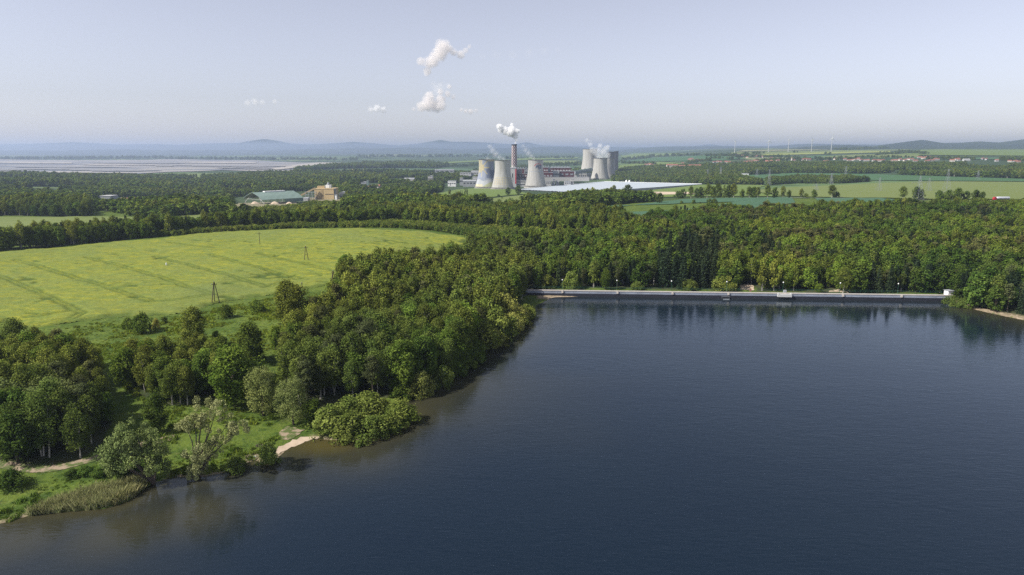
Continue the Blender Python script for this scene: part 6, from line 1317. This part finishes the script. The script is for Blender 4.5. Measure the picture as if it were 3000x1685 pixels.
# ------------------------------------------------------------------ vehicles
def truck():
    x, y, z = gv(*V5(2330, 770)); z += .75; t = empty('tanker_truck', (x, y, z), math.radians(2), 'tanker truck with a red cab and silver tank on the road', 'truck')
    k = 1.22
    def bx(*a): return MB().box(*[v * k for v in a])
    cab = MB().add([(k * v[0], k * v[1], k * v[2]) for v in [(-8.2, -1.2, .8), (-5.9, -1.2, .8), (-5.9, 1.2, .8), (-8.2, 1.2, .8), (-8.2, -1.2, 2.0), (-5.9, -1.2, 3.4), (-5.9, 1.2, 3.4), (-8.2, 1.2, 2.0), (-7.8, -1.15, 3.2), (-7.8, 1.15, 3.2)]],
        [(0, 3, 2, 1), (0, 1, 5, 8, 4), (1, 2, 6, 5), (2, 3, 7, 9, 6), (3, 0, 4, 7), (4, 8, 9, 7), (8, 5, 6, 9)]); cab.build('cab', simple('red_truck_paint', (.42, .03, .04), None, 1, rough=.35), t)
    bx(-7.6, -6.5, -1.24, -1.19, 2.1, 2.9).build('side_window', M['glass'], t)
    n = 20; prof = [(-5.4, .2), (-5.3, 1.15), (-5, 1.3), (7.3, 1.3), (7.6, 1.15), (7.7, .2)]; V = []; F = []
    for px, r_ in prof:
        for i in range(n): a = 6.283 * i / n; V.append((px * k, r_ * k * math.cos(a), (2.35 + r_ * math.sin(a)) * k))
    F = [(j * n + i, j * n + (i + 1) % n, (j + 1) * n + (i + 1) % n, (j + 1) * n + i) for j in range(5) for i in range(n)] + [tuple(range(n)), tuple(range(5 * n, 6 * n))]
    MB().add(V, F).build('tank', simple('silver_tank', (.62, .64, .68), (.5, .52, .56), .6, rough=.35, metal=.3), t, smooth=True)
    bx(-3.6, 4.5, -1.36, -1.31, 2.2, 2.6).build('lettering_band', simple('band_paint', (.30, .32, .38)), t)
    bx(-8, 7.4, -.9, .9, .7, 1.05).build('chassis', M['darkgrey'], t); bx(7.4, 7.65, -1.2, 1.2, .6, .9).build('bumper', M['redstripe'], t)
    for px in (-7.3, -4.6, 4.2, 5.4, 6.6):
        for sy_ in (-1.05, 1.05):
            w_ = MB().lathe([(.02, -.15), (.5, -.15), (.5, .15), (.02, .15)], 14).build('wheel', M['tyre'], t, (px * k, sy_ * k, .5 * k)); w_.rotation_euler = (R(90), 0, 0); w_.scale = (k, k, k)
truck()
def car_meshes():
    b = MB().add([(-2.1, -.85, .35), (2.1, -.85, .35), (2.1, .85, .35), (-2.1, .85, .35), (-2.1, -.85, .8), (2.1, -.85, .85), (2.1, .85, .85), (-2.1, .85, .8)], [(0, 3, 2, 1), (4, 5, 6, 7), (0, 1, 5, 4), (1, 2, 6, 5), (2, 3, 7, 6), (3, 0, 4, 7)])
    c = MB().add([(-1.2, -.8, .86), (1.5, -.8, .86), (1.5, .8, .86), (-1.2, .8, .86), (-.6, -.7, 1.45), (1.1, -.7, 1.45), (1.1, .7, 1.45), (-.6, .7, 1.45)], [(4, 5, 6, 7), (0, 1, 5, 4), (1, 2, 6, 5), (2, 3, 7, 6), (3, 0, 4, 7)])
    w_ = MB()
    for px in (-1.3, 1.3):
        for sy_ in (-.8, .8): w_.bar((px, sy_ - .1, .33), (px, sy_ + .1, .33), .33, n=10)
    return b, c.mesh('cabin', M['glass']), w_.mesh('wheels', M['tyre'])
cb_, cc_, cw_ = car_meshes(); CARM = {k: cb_.mesh('body', m_) for k, m_ in (('dark', M['darkgrey']), ('white', M['white']))}
for i, (rx, ry, cl) in enumerate([(998, 1019, 'dark'), (1080, 1023, 'dark'), (1122, 1026, 'dark'), (1160, 1028, 'dark'), (1202, 1030, 'dark'), (1362, 1037, 'dark'), (1404, 1040, 'dark'), (1455, 1043, 'white'), (1492, 1046, 'dark')]):
    a = av(rv(rx), ru(ry)); p0 = gv(rv(rx), ru(ry) + 2.5); nth = ['first', 'second', 'third', 'fourth', 'fifth', 'sixth', 'seventh', 'white', 'last'][i]
    t = empty('car', (p0[0], p0[1], p0[2] + 1.7), R(20), '%s car counted from the left on the road below the pale hall' % nth if nth != 'white' else 'only white car on the road below the pale hall', 'car', 'cars on the road below the pale hall', s=1.5)
    link('body', CARM[cl], t); link('cabin', cc_, t); link('wheels', cw_, t)

# small things on the ground
def stone_ring():
    x, y, z = gv(653, 1122); m = MB(); r = random.Random(4); t = None
    for i in range(9): a = i * .7; m.lathe([(.02, .2), (.12, .15), (.17, 0), (.15, -.2)], 6, (math.cos(a) * .8, math.sin(a) * .6, .05 * r.random()))
    tag(m.build('fire_ring', M['wood'], None, (x, y, z + .1), True), 'ring of stones for a fire on the grass left of the beach', 'fire ring')
stone_ring()
x, y, z = gv(641, 1150); t = empty('landing_slab', (x, y, z + .1), .4, 'small white slab on the muddy landing at the water', 'slab'); MB().box(-.35, .35, -.22, .22, -.1, .06).build('top', M['white'], t); MB().box(-.3, .3, -.18, .18, -.4, -.1).build('base', M['grey'], t)
for i, (vx, vy, lb) in enumerate([(419, 671, 'tiny white marker in the left half of the yellow field'), (1137, 621, 'tiny white marker near the far right of the yellow field')]):
    x, y, z = gv(vx, vy); tag(MB().lathe([(.02, 0), (.35, .1), (.35, 1.3), (.25, 1.6), (.02, 1.7)], 8).build('marker_post', M['white'], None, (x, y, z + .5)), lb, 'marker', 'white markers in the yellow field')

# ------------------------------------------------------------------ steam, clouds and haze
def vol_cloud(name, sph, dens, nscale, namp, label, cat, g=0.0, edge=.25, color=(1, 1, 1), detail=5, voxel=None, step=None, cut=0.0):
    """sph: (x, y, z, r) in metres; a hull grown round the balls, filled with noisy density"""
    c0 = Vector([sum(s[i] for s in sph) / len(sph) for i in range(3)])
    bm = bmesh.new()
    for s in sph:
        bmesh.ops.create_icosphere(bm, subdivisions=3, radius=s[3] * 1.02, matrix=Matrix.Translation(Vector(s[:3]) - c0))
    me = bpy.data.meshes.new('tmp'); bm.to_mesh(me); bm.free(); o = bpy.data.objects.new('tmp', me); COL.objects.link(o)
    md = o.modifiers.new('r', 'REMESH'); md.mode = 'VOXEL'; md.voxel_size = voxel or min(s[3] for s in sph) * .25
    dg = bpy.context.evaluated_depsgraph_get(); m2 = bpy.data.meshes.new_from_object(o.evaluated_get(dg)); bpy.data.objects.remove(o)
    m = bpy.data.materials.new(name); m.use_nodes = True; t = m.node_tree; t.nodes.clear(); out = N(t, 'ShaderNodeOutputMaterial'); pv = N(t, 'ShaderNodeVolumePrincipled')
    pv.inputs['Color'].default_value = (*color, 1); pv.inputs['Anisotropy'].default_value = g; t.links.new(pv.outputs[0], out.inputs['Volume'])
    tc = N(t, 'ShaderNodeTexCoord'); prev = None
    for s in sph:
        d = N(t, 'ShaderNodeVectorMath', operation='DISTANCE'); t.links.new(tc.outputs['Object'], d.inputs[0]); d.inputs[1].default_value = tuple(Vector(s[:3]) - c0)
        a = N(t, 'ShaderNodeMath', operation='MULTIPLY_ADD'); a.inputs[1].default_value = -1 / s[3]; a.inputs[2].default_value = 1; t.links.new(d.outputs['Value'], a.inputs[0])
        if prev is None: prev = a.outputs[0]
        else:
            x_ = N(t, 'ShaderNodeMath', operation='SMOOTH_MAX'); x_.inputs[2].default_value = .12; t.links.new(prev, x_.inputs[0]); t.links.new(a.outputs[0], x_.inputs[1]); prev = x_.outputs[0]
    n = N(t, 'ShaderNodeTexNoise'); n.inputs['Scale'].default_value = nscale; n.inputs['Detail'].default_value = detail; n.inputs['Roughness'].default_value = .6; t.links.new(tc.outputs['Object'], n.inputs['Vector'])
    q = N(t, 'ShaderNodeMath', operation='MULTIPLY_ADD'); q.inputs[1].default_value = namp; q.inputs[2].default_value = -namp * .5 - cut - edge * .4; t.links.new(n.outputs[0], q.inputs[0])
    s_ = N(t, 'ShaderNodeMath', operation='ADD'); t.links.new(prev, s_.inputs[0]); t.links.new(q.outputs[0], s_.inputs[1])
    mr = N(t, 'ShaderNodeMapRange'); mr.inputs['From Min'].default_value = 0; mr.inputs['From Max'].default_value = edge; mr.inputs['To Max'].default_value = dens; t.links.new(s_.outputs[0], mr.inputs['Value'])
    t.links.new(mr.outputs[0], pv.inputs['Density']); m2.materials.clear(); m2.materials.append(m)
    return tag(link(name, m2, None, c0), label, cat, kind='stuff')
def onY(Y, vx, vy): return (av(vx, vy) * Y, Y, zrow(Y, vy))
def balls(Y, lst, dy=0.0):
    out = []
    for i, (vx, vy, r) in enumerate(lst): x, y, z = onY(Y, vx, vy); out.append((x, y + dy * ((i * 37) % 7 - 3) / 3, z, r * Y / FV))
    return out
vol_cloud('chimney_smoke', balls(CHY, [(1296, 360, 3.6), (1299, 352, 5.5), (1297, 344, 8), (1292, 337, 11), (1283, 333, 12), (1272, 329, 12), (1262, 325, 11), (1256, 318, 8), (1287, 325, 10), (1299, 330, 9), (1287, 313, 6)], 4), .30, .06, 1.5, 'white smoke billowing from the checked chimney', 'smoke', edge=.3)
vol_cloud('steam', balls(YT, [(1266, 401, 9), (1256, 396, 11), (1247, 388, 13), (1239, 379, 13), (1233, 369, 10), (1226, 400, 8)], 3), .03, .05, .9, 'thin steam drifting from the two left cooling towers', 'steam', edge=.6)
vol_cloud('steam', balls(YT + 30, [(1342, 399, 9), (1336, 393, 10), (1329, 385, 11), (1322, 377, 11), (1316, 368, 8)], 3), .028, .05, .9, 'thin steam drifting from the cooling tower with letters', 'steam', edge=.6)
vol_cloud('steam', balls(2480, [(1508, 394, 16), (1526, 392, 15), (1518, 382, 17), (1502, 382, 17), (1490, 376, 13), (1526, 372, 12), (1510, 368, 11), (1484, 364, 10), (1476, 353, 8)], 5), .035, .045, .9, 'thick white steam over the right-hand pair of cooling towers', 'steam', edge=.5)
YC = 40000
vol_cloud('cloud', balls(YC, [(1215, 143, 14), (1250, 139, 17), (1290, 136, 19), (1330, 133, 19), (1370, 130, 17), (1405, 128, 12)], 100), .00022, .0016, 1.0, 'very faint flat veil of cloud right of the towering cloud', 'cloud', edge=.6)
CK = dict(edge=.30, detail=8, color=(.96, .93, .91))
def fat(l, k=1.5): return [(x, y, r * k) for x, y, r in l]
vol_cloud('cloud', balls(YC, fat([(1042, 275, 5), (1061, 269, 11), (1077, 262, 15), (1097, 266, 13), (1110, 266, 11), (1081, 244, 11), (1108, 250, 10), (1109, 232, 7), (1127, 236, 7), (1131, 219, 5), (1139, 244, 5)]), 200), .0030, .0034, 1.25, 'lower billowing part of the white towering cloud', 'cloud', **CK)
vol_cloud('cloud', balls(YC, fat([(1115, 119, 15), (1107, 135, 15), (1091, 149, 13), (1081, 158, 13), (1060, 156, 9), (1075, 180, 9), (1131, 122, 9), (1143, 134, 7), (1159, 139, 9), (1171, 127, 6), (1180, 116, 4)]), 200), .0026, .0034, 1.25, 'upper ragged part of the white towering cloud', 'cloud', **CK)
vol_cloud('cloud', balls(YC, fat([(1161, 277, 4), (1172, 279, 5), (1184, 281, 6), (1198, 279, 4)]), 60), .004, .005, 1.2, 'small flat cloud right of the towering cloud', 'cloud', **CK)
vol_cloud('cloud', balls(YC, [(934, 276, 10), (948, 273, 13), (964, 277, 11)], 100), .004, .004, 1.3, 'small white puff cloud left of the towering cloud', 'cloud', edge=.4)
vol_cloud('cloud', balls(YC, [(624, 260, 11), (642, 256, 13), (660, 258, 10), (690, 256, 9)], 100), .0025, .004, 1.3, 'faint small cloud in the left half of the sky', 'cloud', edge=.5)
vol_cloud('cloud', balls(YC, [(1105, 222, 20), (1090, 210, 14), (1125, 215, 12)], 100), .0006, .0014, 2.0, 'thin veil joining the two parts of the towering cloud', 'cloud', edge=.5)
def haze():
    top = 268.0
    mb = MB().box(-24000, 24000, -1200, 33000, -64, top); m = bpy.data.materials.new('haze'); m.use_nodes = True; t = m.node_tree; t.nodes.clear()
    out = N(t, 'ShaderNodeOutputMaterial'); pv = N(t, 'ShaderNodeVolumePrincipled'); pv.inputs['Color'].default_value = (.53, .64, .87, 1); pv.inputs['Density'].default_value = HAZE; pv.inputs['Anisotropy'].default_value = .3
    t.links.new(pv.outputs[0], out.inputs['Volume']); tag(mb.build('haze', m), 'pale haze filling the air over the whole valley', 'haze', kind='stuff')
haze()
